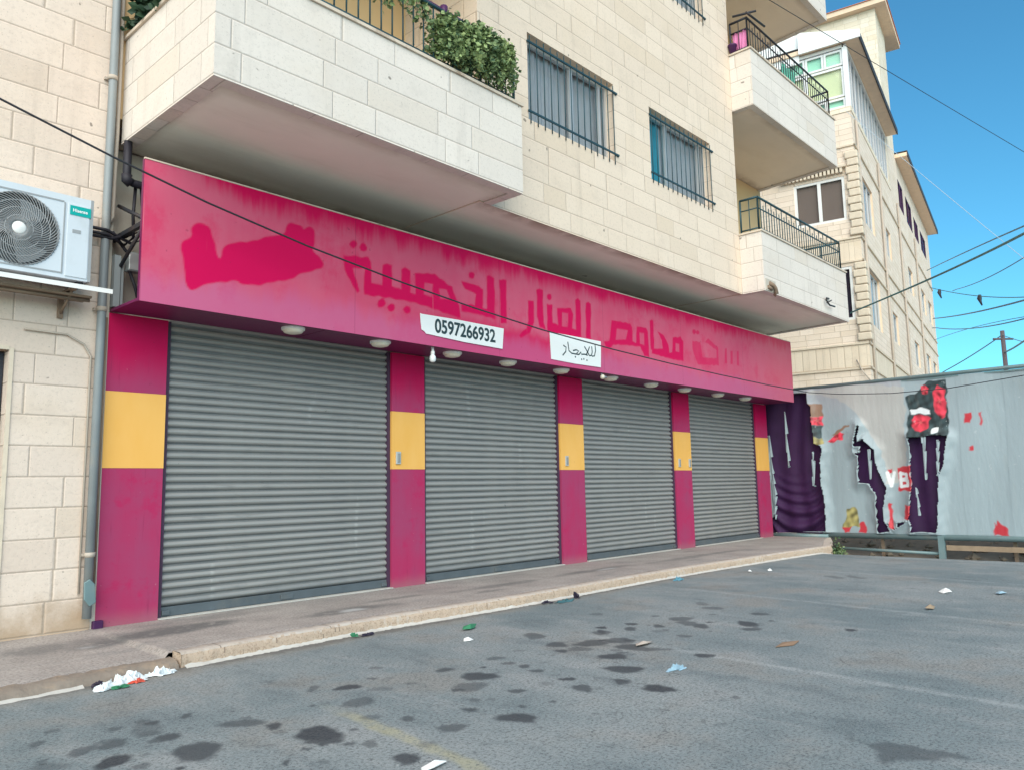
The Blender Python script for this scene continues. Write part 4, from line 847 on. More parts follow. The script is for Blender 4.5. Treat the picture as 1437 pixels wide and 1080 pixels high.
for (x, lb) in ((14.1, 'green towel drying behind the railing of the upper right balcony'),):
    P = [(x+.55*i/19, YR+.16+.015*math.sin(i*.9+j*.2), 9.10-.42*j/9+.012*math.sin(i*.5)) for i in range(20) for j in range(10)]
    t_ = thing('towel', lb, 'towel', (x, YR+.16, 8.65)); MB().grid(P, 20, 10).build('fabric', M['green_cloth'], t_, fixn=False); MB().tube([(x-.1,YR+.16,9.105),(x+.65,YR+.16,9.105)], .006, 5).build('line', M['dark_iron'], t_)
def chair(x, y, z):
    c = thing('chair', 'dark chair with a grey back behind the railing corner of the lower right balcony', 'chair', (x, y, z)); T = lambda a, b, h: (x+a*.87-b*.5, y+a*.5+b*.87, z+h)
    mb = MB(); mb.box(-.22,.22,-.22,.22,.43,.46,frame=T); mb.build('seat', M['purple'], c, bevel=.01)
    mb = MB(); mb.prism([(-.21,.50),(.21,.50),(.19,.93),(.12,1.0),(-.12,1.0),(-.19,.93)], .19, .215, lambda a, h, d: T(a, d+(h-.5)*.22, h)); mb.build('backrest', M['box_grey'], c, bevel=.008)
    for sx_ in (-1, 1):
        for sy_ in (-1, 1): MB().tube([T(sx_*.19, sy_*.19, .43), T(sx_*.22, sy_*.23, 0)], .016, 6).build('leg', M['purple'], c)
chair(12.85, -1.22, 4.93)

# ------------------------------------------------------------------ torn hoarding at the end of the lot
hd_ = thing('hoarding', 'tall pale hoarding of torn vinyl sheet with remains of prints and black backing', 'hoarding', (16.07, -3, -.3))
TEARS = [
 [(0.23, 2.99), (-0.82, 2.89), (-0.81, 2.68), (-0.86, 2.64), (-0.88, 2.43), (-0.9, 1.87), (-1.02, 1.82), (-1.03, 1.7), (-0.97, 1.38), (-0.99, 0.82), (-1.02, 0.12), (0.28, 0.05), (0.06, 0.42), (-0.02, 0.58), (0.02, 1.66), (0.19, 2.17)],
 [(-1.66, 1.83), (-1.86, 1.93), (-2.05, 1.69), (-2.06, 1.35), (-2.21, 0.97), (-2.18, 0.82), (-2.11, 0.59), (-2.13, 0.33), (-2.22, 0.15), (-1.97, 0.12), (-1.99, 0.52), (-1.98, 0.86), (-1.89, 1.05), (-1.7, 1.05), (-1.74, 1.59), (-1.65, 1.63)],
 [(-2.67, 1.91), (-3.33, 1.89), (-3.25, 1.46), (-3.14, 1.17), (-3.09, 0.74), (-3.01, 0.15), (-2.6, 0.12), (-2.61, 0.26), (-2.59, 0.37), (-2.29, 0.18), (-2.19, 0.29), (-2.55, 0.34), (-2.66, 1.03), (-2.66, 1.33)],
 [(-1.74, 2.17), (-1.79, 2.17), (-1.74, 1.98), (-1.72, 1.82), (-1.67, 1.87), (-1.69, 2.02)],
 [(0.23, 2.99), (0.01, 2.92), (0.04, 1.66), (0.24, 0.01), (0.41, 0.0)],
]
SLIVERS = [
 [(-0.31, 2.56), (-0.33, 2.56), (-0.36, 1.44), (-0.33, 1.4)],
 [(-0.84, 1.71), (-0.87, 1.67), (-0.85, 1.0), (-0.81, 1.03)],
 [(-1.93, 1.7), (-1.98, 1.7), (-1.96, 1.14), (-1.93, 1.12)],
 [(-2.91, 1.91), (-2.97, 1.91), (-2.94, 1.1), (-2.92, 1.12)],
 [(-3.16, 1.82), (-3.2, 1.82), (-3.15, 1.17), (-3.12, 1.17)],
 [(-2.74, 0.96), (-2.76, 0.94), (-2.79, 0.45), (-2.76, 0.45)],
 [(-1.63, 1.77), (-1.79, 1.77), (-1.77, 1.65), (-1.64, 1.64)],
 [(0.08, 2.08), (0.03, 2.08), (0.01, 1.41), (-0.03, 0.83), (0.01, 0.34), (0.04, 0.83)],
 [(-2.18, 0.85), (-2.38, 0.82), (-2.35, 0.22), (-2.24, 0.18), (-2.15, 0.44)],
]
PRINTS = [
 ('dark', [(-2.68, 2.66), (-2.84, 2.7), (-2.99, 2.87), (-3.13, 2.92), (-3.4, 2.91), (-3.38, 2.25), (-3.34, 1.89), (-2.66, 1.9)]),
 ('flower', [(-2.71, 2.22), (-2.77, 2.31), (-3.01, 2.29), (-3.07, 2.23), (-3.01, 2.05), (-2.89, 2.01), (-2.79, 2.05)]),
 ('flower', [(-3.15, 2.75), (-3.26, 2.83), (-3.35, 2.76), (-3.37, 2.51), (-3.33, 2.25), (-3.22, 2.22), (-3.14, 2.38), (-3.13, 2.6)]),
 ('flower', [(-2.93, 2.84), (-3.02, 2.86), (-3.08, 2.77), (-3.02, 2.68), (-2.94, 2.69)]),
 ('white', [(-2.69, 2.42), (-2.88, 2.43), (-3.07, 2.39), (-3.06, 2.31), (-2.7, 2.33)]),
 ('white', [(-3.07, 2.03), (-3.19, 2.04), (-3.18, 1.93), (-3.08, 1.92)]),
 ('red', [(-2.26, 1.34), (-2.33, 1.33), (-2.31, 1.25), (-2.26, 1.26)]),
 ('red', [(-2.44, 1.33), (-2.68, 1.34), (-2.65, 0.89), (-2.44, 0.9)]),
 ('red', [(-2.5, 0.63), (-2.6, 0.62), (-2.59, 0.37), (-2.5, 0.39)]),
 ('red', [(-2.23, 0.7), (-2.29, 0.69), (-2.33, 0.19), (-2.24, 0.22)]),
 ('red', [(-3.65, 2.3), (-3.75, 2.3), (-3.74, 2.11), (-3.64, 2.12)]),
 ('red', [(-3.88, 2.29), (-3.9, 2.29), (-3.88, 2.03), (-3.86, 2.07)]),
 ('red', [(-3.65, 1.67), (-3.72, 1.7), (-3.72, 1.6), (-3.67, 1.61)]),
 ('red', [(-3.93, 0.36), (-3.97, 0.29), (-4.01, 0.39), (-4.08, 0.29), (-4.14, 0.23), (-4.15, 0.12), (-3.94, 0.12)]),
 ('ochre', [(-1.35, 0.2), (-1.44, 0.57), (-1.52, 0.62), (-1.59, 0.61), (-1.66, 0.48), (-1.66, 0.2)]),
 ('red', [(-1.34, 0.22), (-1.5, 0.21), (-1.48, 0.11), (-1.34, 0.1)]),
 ('red', [(-1.66, 0.25), (-1.73, 0.32), (-1.79, 0.21), (-1.77, 0.11), (-1.65, 0.11)]),
 ('brown', [(-0.81, 2.68), (-1.07, 2.66), (-1.07, 2.42), (-0.86, 2.44)]),
 ('flower', [(-0.86, 2.44), (-1.07, 2.42), (-1.07, 2.24), (-0.87, 2.25)]),
 ('dark', [(-0.87, 2.25), (-1.07, 2.24), (-1.05, 2.0), (-0.88, 2.01)]),
 ('ochre', [(-0.88, 2.01), (-1.06, 2.0), (-1.06, 1.88), (-0.83, 1.79)]),
 ('flower', [(-1.14, 1.91), (-1.39, 2.09), (-1.5, 1.99), (-1.46, 1.9), (-1.2, 1.87)]),
 ('brown', [(-1.23, 2.03), (-1.56, 2.21), (-1.58, 2.18), (-1.39, 2.02)]),
]

HX = 16.07
ny, nz = 560, 192; Yg, Zg = np.meshgrid(np.linspace(.16, -8.2, ny), np.linspace(.10, 2.985, nz), indexing='ij'); P2 = np.stack([Yg.ravel(), Zg.ravel()], 1)
Q2 = P2 + np.stack([.022*wob(P2[:,0], P2[:,1], 7, 1)+.010*wob(P2[:,0], P2[:,1], 23, 2), .02*wob(P2[:,0], P2[:,1], 9, 3)], 1)
hole = np.full(len(P2), 9.0)
for t in TEARS: hole = np.minimum(hole, sdf(Q2, t))
for s_ in SLIVERS: hole = np.maximum(hole, -sdf(P2, s_)+.006)
base = np.array([.30, .365, .395]); C = np.tile(base, (len(P2), 1))
seam = np.zeros(len(P2))
for y in (-2.02, -3.52, -4.25, -5.6): seam = np.maximum(seam, .35*np.clip(1-np.abs(P2[:,0]-y-.02*np.sin(P2[:,1]*2))/.018, 0, 1))
C = C*(1-.35*seam[:,None]); pn = wob(P2[:,0], P2[:,1], 1.6, 8); C = C*(1+.05*pn[:,None]); C[:,0] += .05*np.clip((P2[:,1]-2.2)/.7, 0, 1)*(P2[:,0] > -2.6)
CR = dict(beige=(.40,.40,.39), dark=(.03,.05,.055), flower=(.62,.045,.075), white=(.70,.74,.76), red=(.50,.035,.05), ochre=(.30,.26,.10), brown=(.26,.15,.10))
PRINTS.insert(0, ('beige', [(-0.82, 2.89), (-1.1, 2.86), (-1.42, 2.72), (-1.68, 2.52), (-1.87, 2.25), (-2.07, 1.84), (-2.24, 1.35), (-2.22, 1.02), (-2.4, 1.02), (-2.58, 1.34), (-2.66, 2.87), (-1.8, 2.99), (-0.82, 2.94)]))
for nm, poly in PRINTS:
    d = sdf(Q2 + np.stack([.02*wob(P2[:,0], P2[:,1], 22, 5), .02*wob(P2[:,0], P2[:,1], 22, 6)], 1), poly); a = np.clip((.008-d)/.016, 0, 1)[:,None]; c = np.array(CR[nm])
    if nm == 'flower':
        cx_, cy_ = np.mean(poly, 0); an = np.arctan2(P2[:,1]-cy_, P2[:,0]-cx_); rr_ = np.hypot(P2[:,0]-cx_, P2[:,1]-cy_)
        c = c[None]*(1+.22*np.sin(an*5+rr_*22+2*wob(P2[:,0], P2[:,1], 14, 14))[:,None]+.45*wob(P2[:,0], P2[:,1], 30, 9)[:,None]) + np.clip(.045-rr_, 0, 1)[:,None]*np.array([[3., 2., 1.5]]); c = np.clip(c, .01, .9)
    if nm == 'beige': c = c[None]*(1+.06*wob(P2[:,0], P2[:,1], 3, 12)[:,None])
    if nm in ('ochre', 'dark'): c = np.clip(c[None]*(1+.6*wob(P2[:,0], P2[:,1], 30, 10)[:,None]), .004, .9)
    C = C*(1-a) + c*a
for st_ in ([(-2.47,.98), (-2.47,1.24)], [(-2.47,1.23), (-2.58,1.21), (-2.59,1.14), (-2.47,1.11)], [(-2.47,1.11), (-2.60,1.09), (-2.60,1.0), (-2.47,.985)], [(-2.36,1.25), (-2.30,1.0)], [(-2.24,1.25), (-2.30,1.0)]):
    for (a0, b0), (a1, b1) in zip(st_, st_[1:]):
        pa, e = np.array([a0, b0]), np.array([a1-a0, b1-b0]); t = np.clip(((P2-pa)@e)/(e@e), 0, 1); q = P2-pa-t[:,None]*e; a = np.clip((.034-np.hypot(q[:,0], q[:,1]))/.012, 0, 1)[:,None]; C = C*(1-a)+np.array([.72,.75,.76])*a
bulge = .025*wob(P2[:,0], P2[:,1]*.35, 2.2, 20) + .012*wob(P2[:,0]*1.0, P2[:,1]*.2, 7, 21) + .012*np.sin(P2[:,0]*4+1.5*P2[:,1])
curl = .10*np.clip(1-hole/.22, 0, 1)**2
xg = HX - .03 - bulge - curl*(hole > 0)
V3 = np.stack([xg, P2[:,0], P2[:,1]], 1); Hh = hole.reshape(ny, nz)
pos_ = Hh > 0; allin = pos_[:-1,:-1] & pos_[1:,:-1] & pos_[1:,1:] & pos_[:-1,1:]; anyin = pos_[:-1,:-1] | pos_[1:,:-1] | pos_[1:,1:] | pos_[:-1,1:]
keep = np.zeros((ny, nz), bool); keep[:-1,:-1] = allin
mb = MB().grid(V3, ny, nz, keep=keep); cut = {}; xc = []
def crossing(a, b):                                     # point where the torn outline crosses a cell edge
    k_ = (min(a, b), max(a, b))
    if k_ not in cut:
        t = hole[a]/(hole[a]-hole[b]); mb.v.append(tuple(map(float, V3[a]+(V3[b]-V3[a])*t))); xc.append(C[a]+(C[b]-C[a])*t); cut[k_] = len(mb.v)-1
    return cut[k_]
for i, j in zip(*np.where(anyin & ~allin)):
    q = [i*nz+j, (i+1)*nz+j, (i+1)*nz+j+1, i*nz+j+1]; f = []
    for a, b in zip(q, q[1:]+q[:1]):
        if hole[a] > 0: f.append(int(a))
        if (hole[a] > 0) != (hole[b] > 0): f.append(crossing(a, b))
    if len(f) > 2: mb.f.append(f); mb.mi.append(0); mb.sm.append(True)
C = np.concatenate([C, np.array(xc)])
def vinyl():
    N = NT('torn_vinyl'); p = N.pos(); c = N.attr('print', True)
    c = N.mix(N.m_('MULTIPLY', N.ss(N.noise(N.scale(p, (1,3,.5)), 1.6, 6, .7), .52, .75), .28), c, (.30,.31,.29)); c = N.mix(N.m_('MULTIPLY', N.ss(N.noise(p, 11, 4), .66, .74), .3), c, (.55,.58,.6))
    N.bump(N.noise(N.scale(p, (1,4,1)), 2.5, 5), .35, .03); return N.fin(c, .5, 0, .35)
M['vinyl'] = vinyl()
mb.build('vinyl_sheet', M['vinyl'], hd_, attrs=dict(print=C), fixn=False)
ny, nz = 180, 90; Yg, Zg = np.meshgrid(np.linspace(.30, -8.2, ny), np.linspace(.06, 2.97, nz), indexing='ij'); yg, zg = Yg.ravel(), Zg.ravel()
fold = .018*np.sin(yg*17+3*wob(yg, zg*.4, 2.5, 33)) + .03*wob(yg, zg*.25, 7, 30); sw = np.clip((1.35-zg)/1.0, 0, 1)*np.clip((yg+1.05)/.2, 0, 1); fold += sw*.055*np.sin(24*(zg - 1.6*(yg+.40)**2) + 3*wob(yg, zg, 3, 41))
mb = MB().grid(np.stack([HX+.09-fold, yg, zg], 1), ny, nz)
def cloth():
    N = NT('black_net'); p = N.pos(); c = N.mix(N.noise(p, 2.5, 5), (.022,.003,.034), (.060,.012,.085)); return N.fin(c, .75, 0, .5)
M['net'] = cloth(); mb.build('black_backing', M['net'], hd_, fixn=False)
mb = MB(); mb.tube([(HX-.02,.25,3.005), (HX-.02,-9.2,3.045)], .035, 8); mb.box(HX-.02, HX+.1, -9.2, .25, 2.955, 2.985); mb.build('top_rail', M['rail'], hd_)
mb = MB(); mb.tube([(HX-.05,-.95,.045), (HX-.05,-9.2,.085)], .052, 8); mb.build('bottom_rail', M['rail'], hd_)
mb = MB(); mb.tube([(HX-.09,.12,.02), (HX-.09,-1.06,.025)], .045, 8); mb.build('short_rail', M['rail'], hd_)
for y in (-3.09, -6.2, -9.1): MB().box(HX-.12, HX-.03, y-.05, y+.05, -.37, .09).build('post', M['rail'], hd_)
for y in (.2, -2.0, -4.2, -6.4, -8.6): MB().box(HX+.14, HX+.20, y-.03, y+.03, -.36, 2.95).build('stud', M['rust'], hd_)
MB().tube([(HX-.06,-1.3,-.20), (HX-.06,-3.04,-.235)], .03, 6).build('low_rail', M['rail'], hd_)
MB().box(HX-.06, HX-.02, -5.4, -3.16, -.17, -.08).build('plank', M['wood'], hd_)
R = np.random.default_rng(5); mb = MB(); P = []
for i in range(120):
    y = .3-9.5*i/119
    for j in range(14): t = j/13; P.append((HX+.12+1.9*t, y, -.365+.33*min(1, t*1.6)**1.2+.05*wob(np.array(y), np.array(t), 5, 3)))
o = MB().grid(P, 120, 14).build('soil_bank', M['soil'], fixn=False); o['kind'] = 'structure'
for k in range(140):
    y = R.uniform(-8, .2); x = HX+R.uniform(.05, 1.4); r = abs(R.normal(.06, .035)); c = Vector((x, y, -.36+.25*min(1, max(0, (x-HX-.1)/1.2))+r*.35)); d = [Vector(R.normal(0,1,3)).normalized()*r for _ in range(6)]
    q = [c+Vector((r,0,0))*R.uniform(.7,1.2), c+Vector((0,r,0))*R.uniform(.7,1.2), c-Vector((r,0,0))*R.uniform(.7,1.2), c-Vector((0,r,0))*R.uniform(.7,1.2)]; t_ = c+Vector((0,0,r*.7)); b_ = c-Vector((0,0,r*.7))
    for i in range(4): mb.poly([q[i], q[(i+1)%4], t_]); mb.poly([q[(i+1)%4], q[i], b_])
o = mb.build('rubble', M['soil']); tag(o, 'loose rubble and soil lying under the torn hoarding', 'rubble', kind='stuff')
pts = [((13.98+.09+R.normal(0,.05), -1.92+R.normal(0,.06), -.20+abs(R.normal(0,.11))), R.uniform(.0,.6)) for _ in range(260)]
wd = thing('weed', 'small dark green weed at the far corner of the kerb', 'plant', (14.07, -1.92, -.2)); leaves('foliage', pts, M['leaf'], .06, wd, seed=8)
MB().tube([(14.07,-1.92,-.16),(14.08,-1.93,.05)], .006, 5).tube([(14.09,-1.90,-.16),(14.12,-1.88,.0)], .006, 5).build('stem', M['leaf_dark'], wd)

# ------------------------------------------------------------------ neighbouring building
NC = Vector((23.531, .3351, -.36)); aU, aV = math.radians(80.5), math.radians(-9.5)
NU = Vector((math.sin(aU), math.cos(aU), 0)); NV = Vector((math.sin(aV), math.cos(aV), 0))
def nf(u, v, z): return tuple(Vector((NC.x, NC.y, 0)) + NU*u + NV*v + Vector((0,0,z)))
nb = thing('neighbour_building', 'taller cream stone building with glazed top floor beyond the torn hoarding', 'building', tuple(NC))
def nholes(mb, along, a0, a1, z0, z1, holes, off, depth, mi=0, hmi=1):
    f = (lambda a, d, z: nf(off+d, a, z)) if along == 'v' else (lambda a, d, z: nf(a, off+d, z))
    A = sorted({a0, a1, *[h[0] for h in holes], *[h[1] for h in holes]}); Z_ = sorted({z0, z1, *[h[2] for h in holes], *[h[3] for h in holes]})
    for i in range(len(A)-1):
        for j in range(len(Z_)-1):
            cx, cz = (A[i]+A[i+1])/2, (Z_[j]+Z_[j+1])/2
            if any(h[0] < cx < h[1] and h[2] < cz < h[3] for h in holes): continue
            mb.poly([f(A[i],0,Z_[j]), f(A[i+1],0,Z_[j]), f(A[i+1],0,Z_[j+1]), f(A[i],0,Z_[j+1])], mi)
    for a, b, c, d in holes:
        for q in ([(a,c),(a,d)], [(b,c),(b,d)], [(a,d),(b,d)], [(a,c),(b,c)]): mb.poly([f(q[0][0],0,q[0][1]), f(q[1][0],0,q[1][1]), f(q[1][0],depth,q[1][1]), f(q[0][0],depth,q[0][1])], hmi)
LW = [(.33, 1.80, 8.77, 10.13), (.30, 1.6, 5.75, 7.36)]
FWN = [(1.0, 3.0, 8.95, 10.45), (1.0, 3.0, 5.75, 7.45), (5.7, 6.8, 9.0, 10.05), (5.75, 7.0, 5.9, 6.98), (11.8, 13.3, 8.9, 10.0), (11.9, 13.5, 5.8, 6.85), (16.5, 18.2, 8.9, 10.0), (16.5, 18.2, 5.8, 6.9),
       (10.5, 12.0, 12.2, 13.4), (12.9, 14.9, 12.2, 13.4), (15.7, 17.4, 12.3, 13.25), (18.3, 20.6, 12.3, 13.3), (19.5, 21.2, 8.9, 10.0), (19.5, 21.2, 5.8, 6.9)]
mb = MB(); nholes(mb, 'v', 0, 10, -.4, 12.1, LW, 0, .18); nholes(mb, 'u', 0, 22.5, -.4, 12.1, [w_ for w_ in FWN if w_[3] < 12], 0, .16)
nholes(mb, 'u', 8.0, 22.5, 12.1, 14.2, [w_ for w_ in FWN if w_[3] > 12], 0, .10, 0, 2)
mb.poly([nf(22.5,0,-.4), nf(22.5,10,-.4), nf(22.5,10,14.2), nf(22.5,0,14.2)]); mb.poly([nf(0,10,-.4), nf(22.5,10,-.4), nf(22.5,10,14.2), nf(0,10,14.2)])
mb.build('wall', [M['stone_far'], M['ochre_head'], M['room_dark']], nb, fixn=False)
mb = MB(); mb.box(.02, 22.4, .3, 9.9, 12.0, 12.09, frame=nf); mb.box(.25, 22.4, .22, 9.9, -.3, 11.99, frame=nf); mb.build('interior', M['room_dark'], nb)
mb = MB(); mb.box(-.012, -.002, .0, 10, 7.52, 8.14, frame=nf); mb.box(-.012, -.002, 0, 10, 4.35, 4.97, frame=nf); mb.box(.0, 8, -.012, -.002, 4.35, 4.97, frame=nf); mb.build('soldier_course', M['soldier'], nb)
mb = MB()
for z in (4.28, 5.0, 7.46, 8.16, 11.0): mb.box(-.05, -.001, -.05, 10, z, z+.05, frame=nf); mb.box(-.05, 22.4, -.05, -.001, z, z+.05, frame=nf)
mb.build('string_course', M['quoin'], nb)
R = np.random.default_rng(9)
for za, zb in ((5.1, 7.42), (8.25, 10.9)):
    mb = MB(); z = za
    while z < zb-.12:
        h = .235; w_ = .27 if int(z/.235) % 2 else .22; j = R.uniform(0, .02)
        mb.box(-.09-j, w_*.9, -.09-j, w_, z+.008, min(zb, z+h-.008), frame=nf); z += h
    mb.build('quoin', M['quoin'], nb, bevel=.03)
mb = MB()
for k in range(16): mb.box(-.14, -.002, .35+k*.115, .35+k*.115+.07, 10.22, 10.36, frame=nf)
mb.box(-.16, -.001, .25, 2.3, 10.365, 10.43, frame=nf); mb.build('dentil_cornice', M['quoin'], nb)
def nwin(along, a, b, c, d, off, inner, mull=1, fr='white_frame', gl='glass', lab=None, fwid=.06):
    f = (lambda A, D, Z: nf(off+D, A, Z)) if along == 'v' else (lambda A, D, Z: nf(A, off+D, Z))
    mb = MB(); bx = lambda p0, p1, q0, q1: mb.box(p0, p1, 0.0, .05, q0, q1, frame=f)
    bx(a, b, d-fwid, d); bx(a, b, c, c+fwid); bx(a, a+fwid, c+fwid, d-fwid); bx(b-fwid, b, c+fwid, d-fwid)
    for k in range(mull): x = a+(b-a)*(k+1)/(mull+1); mb.box(x-fwid*.6, x+fwid*.6, -.006, .044, c+fwid, d-fwid, frame=f)
    o = mb.build('window', M[fr], nb)
    if lab: o['label'] = lab
    mb = MB(); mb.poly([f(a+.03,.03,c+.03), f(b-.03,.03,c+.03), f(b-.03,.03,d-.03), f(a+.03,.03,d-.03)]); mb.build('pane', M[gl], o, fixn=False)
    mb = MB(); mb.box(a-.0, b+.0, .09, .12, c, d, frame=f); mb.build('blind', M[inner], o)
    return o
nwin('v', *LW[0], .02, 'room_brown', 1, fwid=.08, lab='two-pane white framed window showing a brown room'); nwin('v', *LW[1], .02, 'room_dark', 0, fwid=.08)
for i, w_ in enumerate(FWN):
    if w_[3] > 12: nwin('u', *w_, .01, 'room_dark', 1, 'purple', 'glass', fwid=.05)
    else: nwin('u', *w_, .06, 'curtain' if i < 2 else 'room_brown', 2 if i < 2 else 1, 'alu', 'glass_blue' if i < 2 else 'glass')
# glazed top-floor box
mb = MB(); mb.box(-.02, .04, -.02, 3.6, 12.09, 12.25, frame=nf); mb.box(.041, 8.0, -.02, .04, 12.09, 12.25, frame=nf); mb.build('ledge', M['stone_tower'], nb)
mb = MB(); mb.box(0.0, .08, .121, 3.6, 14.15, 14.25, frame=nf); mb.box(.0, 7.9, .0, .08, 14.15, 14.25, frame=nf); mb.box(-.02, .14, -.02, .12, 12.251, 14.149, frame=nf); mb.build('head_rail', M['white_frame'], nb)
for (c, d, inner, gl) in ((13.62, 14.12, 'white_paint', 'glass_green'), (12.62, 13.58, 'cream_blind', 'glass'), (12.27, 12.58, 'white_paint', 'glass_green')):
    wd_ = 1.12 if inner == 'cream_blind' else .55
    for k in range(int(3.3/wd_)): nwin('v', .13+k*wd_, .13+k*wd_+wd_-.015, c, d, .03, inner, 0, gl=gl)
for k in range(6): nwin('u', .18+k*1.28, .18+k*1.28+1.22, 12.28, 14.12, .02, 'curtain_teal' if k % 3 != 1 else 'curtain', 1, 'alu', 'glass_blue')
mb = MB(); mb.box(.15, 7.9, .2, 3.5, 12.1, 14.1, frame=nf); mb.build('top_room', M['cream_blind'], nb)
mb = MB(); mb.prism([(-.44,14.24), (1.34,14.24), (1.34,14.95), (-.30,14.50), (-.44,14.47)], -.19, -.145, lambda a, z, d: nf(d, a, z)); mb.prism([(1.36,14.0), (4,14.0), (4,15.2), (1.36,14.95)], -.06, -.02, lambda a, z, d: nf(d, a, z)); mb.build('fascia', M['white_paint'], nb)
mb = MB(); mb.box(-.12, 8.0, -.38, 3.6, 14.27, 14.40, frame=nf); mb.build('eave', M['ochre_head'], nb)
mb = MB(); mb.box(-.14, 8.01, -.42, -.381, 14.25, 14.43, frame=nf); mb.box(-.14, 8.01, -.42, 3.6, 14.431, 14.46, frame=nf); mb.build('eave_edge', M['black_eave'], nb)
# stair tower and the long low roof behind it
mb = MB(); mb.box(7.75, 10.2, .002, 5.0, 12.1, 19.5, frame=nf); mb.build('tower', M['stone_tower'], nb)
mb = MB(); mb.box(7.45, 11.6, -.42, 5.2, 19.501, 19.70, frame=nf); mb.build('tower_eave', M['ochre_head'], nb)
mb = MB(); A_ = [nf(7.4,-.46,19.72), nf(11.65,-.46,19.72), nf(11.65,5.3,19.72), nf(7.4,5.3,19.72)]; T_ = [nf(9.5,1.4,20.9), nf(9.5,3.4,20.9)]; B_ = [nf(7.4,-.46,19.702), nf(11.65,-.46,19.702), nf(11.65,5.3,19.702), nf(7.4,5.3,19.702)]
mb.poly([A_[0],A_[1],T_[0]]); mb.poly([A_[1],A_[2],T_[1],T_[0]]); mb.poly([A_[2],A_[3],T_[1]]); mb.poly([A_[3],A_[0],T_[0],T_[1]]); mb.poly(B_); [mb.poly([A_[k],A_[(k+1)%4],B_[(k+1)%4],B_[k]]) for k in range(4)]; mb.build('tower_roof', M['roof'], nb)
mb = MB(); mb.box(10.3, 22.9, -.45, 9, 14.21, 14.36, frame=nf); mb.build('long_eave', M['ochre_head'], nb)
mb = MB(); mb.box(10.3, 22.95, -.48, -.451, 14.20, 14.40, frame=nf); mb.box(10.3, 22.95, -.48, 9, 14.401, 14.43, frame=nf); mb.build('roof_edge', M['black_eave'], nb)
mb = MB()
for u_ in (.45, 4.6, 9.4, 15.0): mb.tube([nf(u_,-.06,-.3), nf(u_,-.06,12.0)], .045, 8)
mb.tube([nf(-.08,.35,4.55), nf(-.10,.2,4.2), nf(-.1,.0,3.9), nf(.6,-.1,3.6), nf(2.2,-.1,3.3)], .02, 6); mb.build('wall_pipe', M['pipe_tan'], nb)

M['cable_pale'] = plain('pale_cable', (.45,.55,.62), .5)
# ------------------------------------------------------------------ overhead cables and pole
def cat(pts, n=30, t0=-.04, t1=1.9):                   # runs on past the picture's edge to wherever it is tied
    pts = [Vector(p) for p in pts]; out = []
    if len(pts) == 2:
        for i in range(n+1):
            t = t0+(t1-t0)*i/n; p = pts[0]+(pts[1]-pts[0])*t; p.z -= .012*(pts[1]-pts[0]).length*4*max(0, t*(1-t)); out.append(p)
        return out
    a, b, c = pts; tb = (b-a).length/((b-a).length+(c-b).length)
    for i in range(n+1):                               # parabola through the three points
        t = t0+(t1-t0)*i/n; la = (t-tb)*(t-1)/(tb*1.0) if tb else 0; lb = t*(t-1)/(tb*(tb-1)); lc = t*(t-tb)/(1-tb); out.append(a*la+b*lb+c*lc)
    return out
def wire(pts, r, mat, label): return tag(MB().tube(pts, r, 6).build('overhead_cable', M[mat]), label, 'cable', 'overhead cables')
zc = [(-3,5.15), (-1,4.60), (.3,4.26), (1.23,4.04), (2.3,3.77), (3.07,3.60), (4.06,3.43), (5.19,3.285), (6.3,3.17), (7.5,3.075), (9.04,3.0), (10.54,2.955), (12.13,2.925), (14.0,2.90), (15.85,2.90)]
main = [(x, -.9, z) for x, z in zc] + [(15.86,-1.5,2.81), (15.85,-2.47,2.735), (15.85,-3.45,2.735), (15.85,-4.64,2.84), (15.85,-6,3.02), (15.85,-8,3.4)]
wire(main, .0085, 'cable', 'long black cable sagging across the whole magenta sign and the hoarding')
W = dict(w1=[(5.0,-2.70,7.2), (12.26,-3.88,7.27), (17.5,-5.5,6.5)], w2=[(22.61,-.05,11.4), (19.9,-3.23,7.08), (16.6,-5.5,4.0)], w3=[(32.33,.76,8.99), (22.36,-2.9,6.93), (14.0,-5.6,5.05)], w4=[(22.9,.36,5.9), (18.49,-2.88,5.47), (11.8,-6.0,4.45)],
 w5=[(28.63,-.85,7.25), (17.6,-5.1,5.6)], w6=[(32.49,.73,8.26), (26.96,-1.88,6.57), (20.0,-4.7,4.95)], w7=[(32.63,.78,7.13), (24.75,-2.29,5.7), (17.9,-4.9,4.6)], w8=[(34.82,1.38,7.16), (20.3,-4.5,4.65)], w9=[(34.91,1.36,6.7), (25.11,-2.62,5.4), (20.2,-4.5,4.6)],
 w10=[(37.42,1.81,5.67), (34.4,-1.0,6.45)], w11=[(34.55,-1.0,5.8), (27.5,-3.4,5.6)], w12=[(34.41,-1.02,6.45), (29.9,-3.1,5.2)])
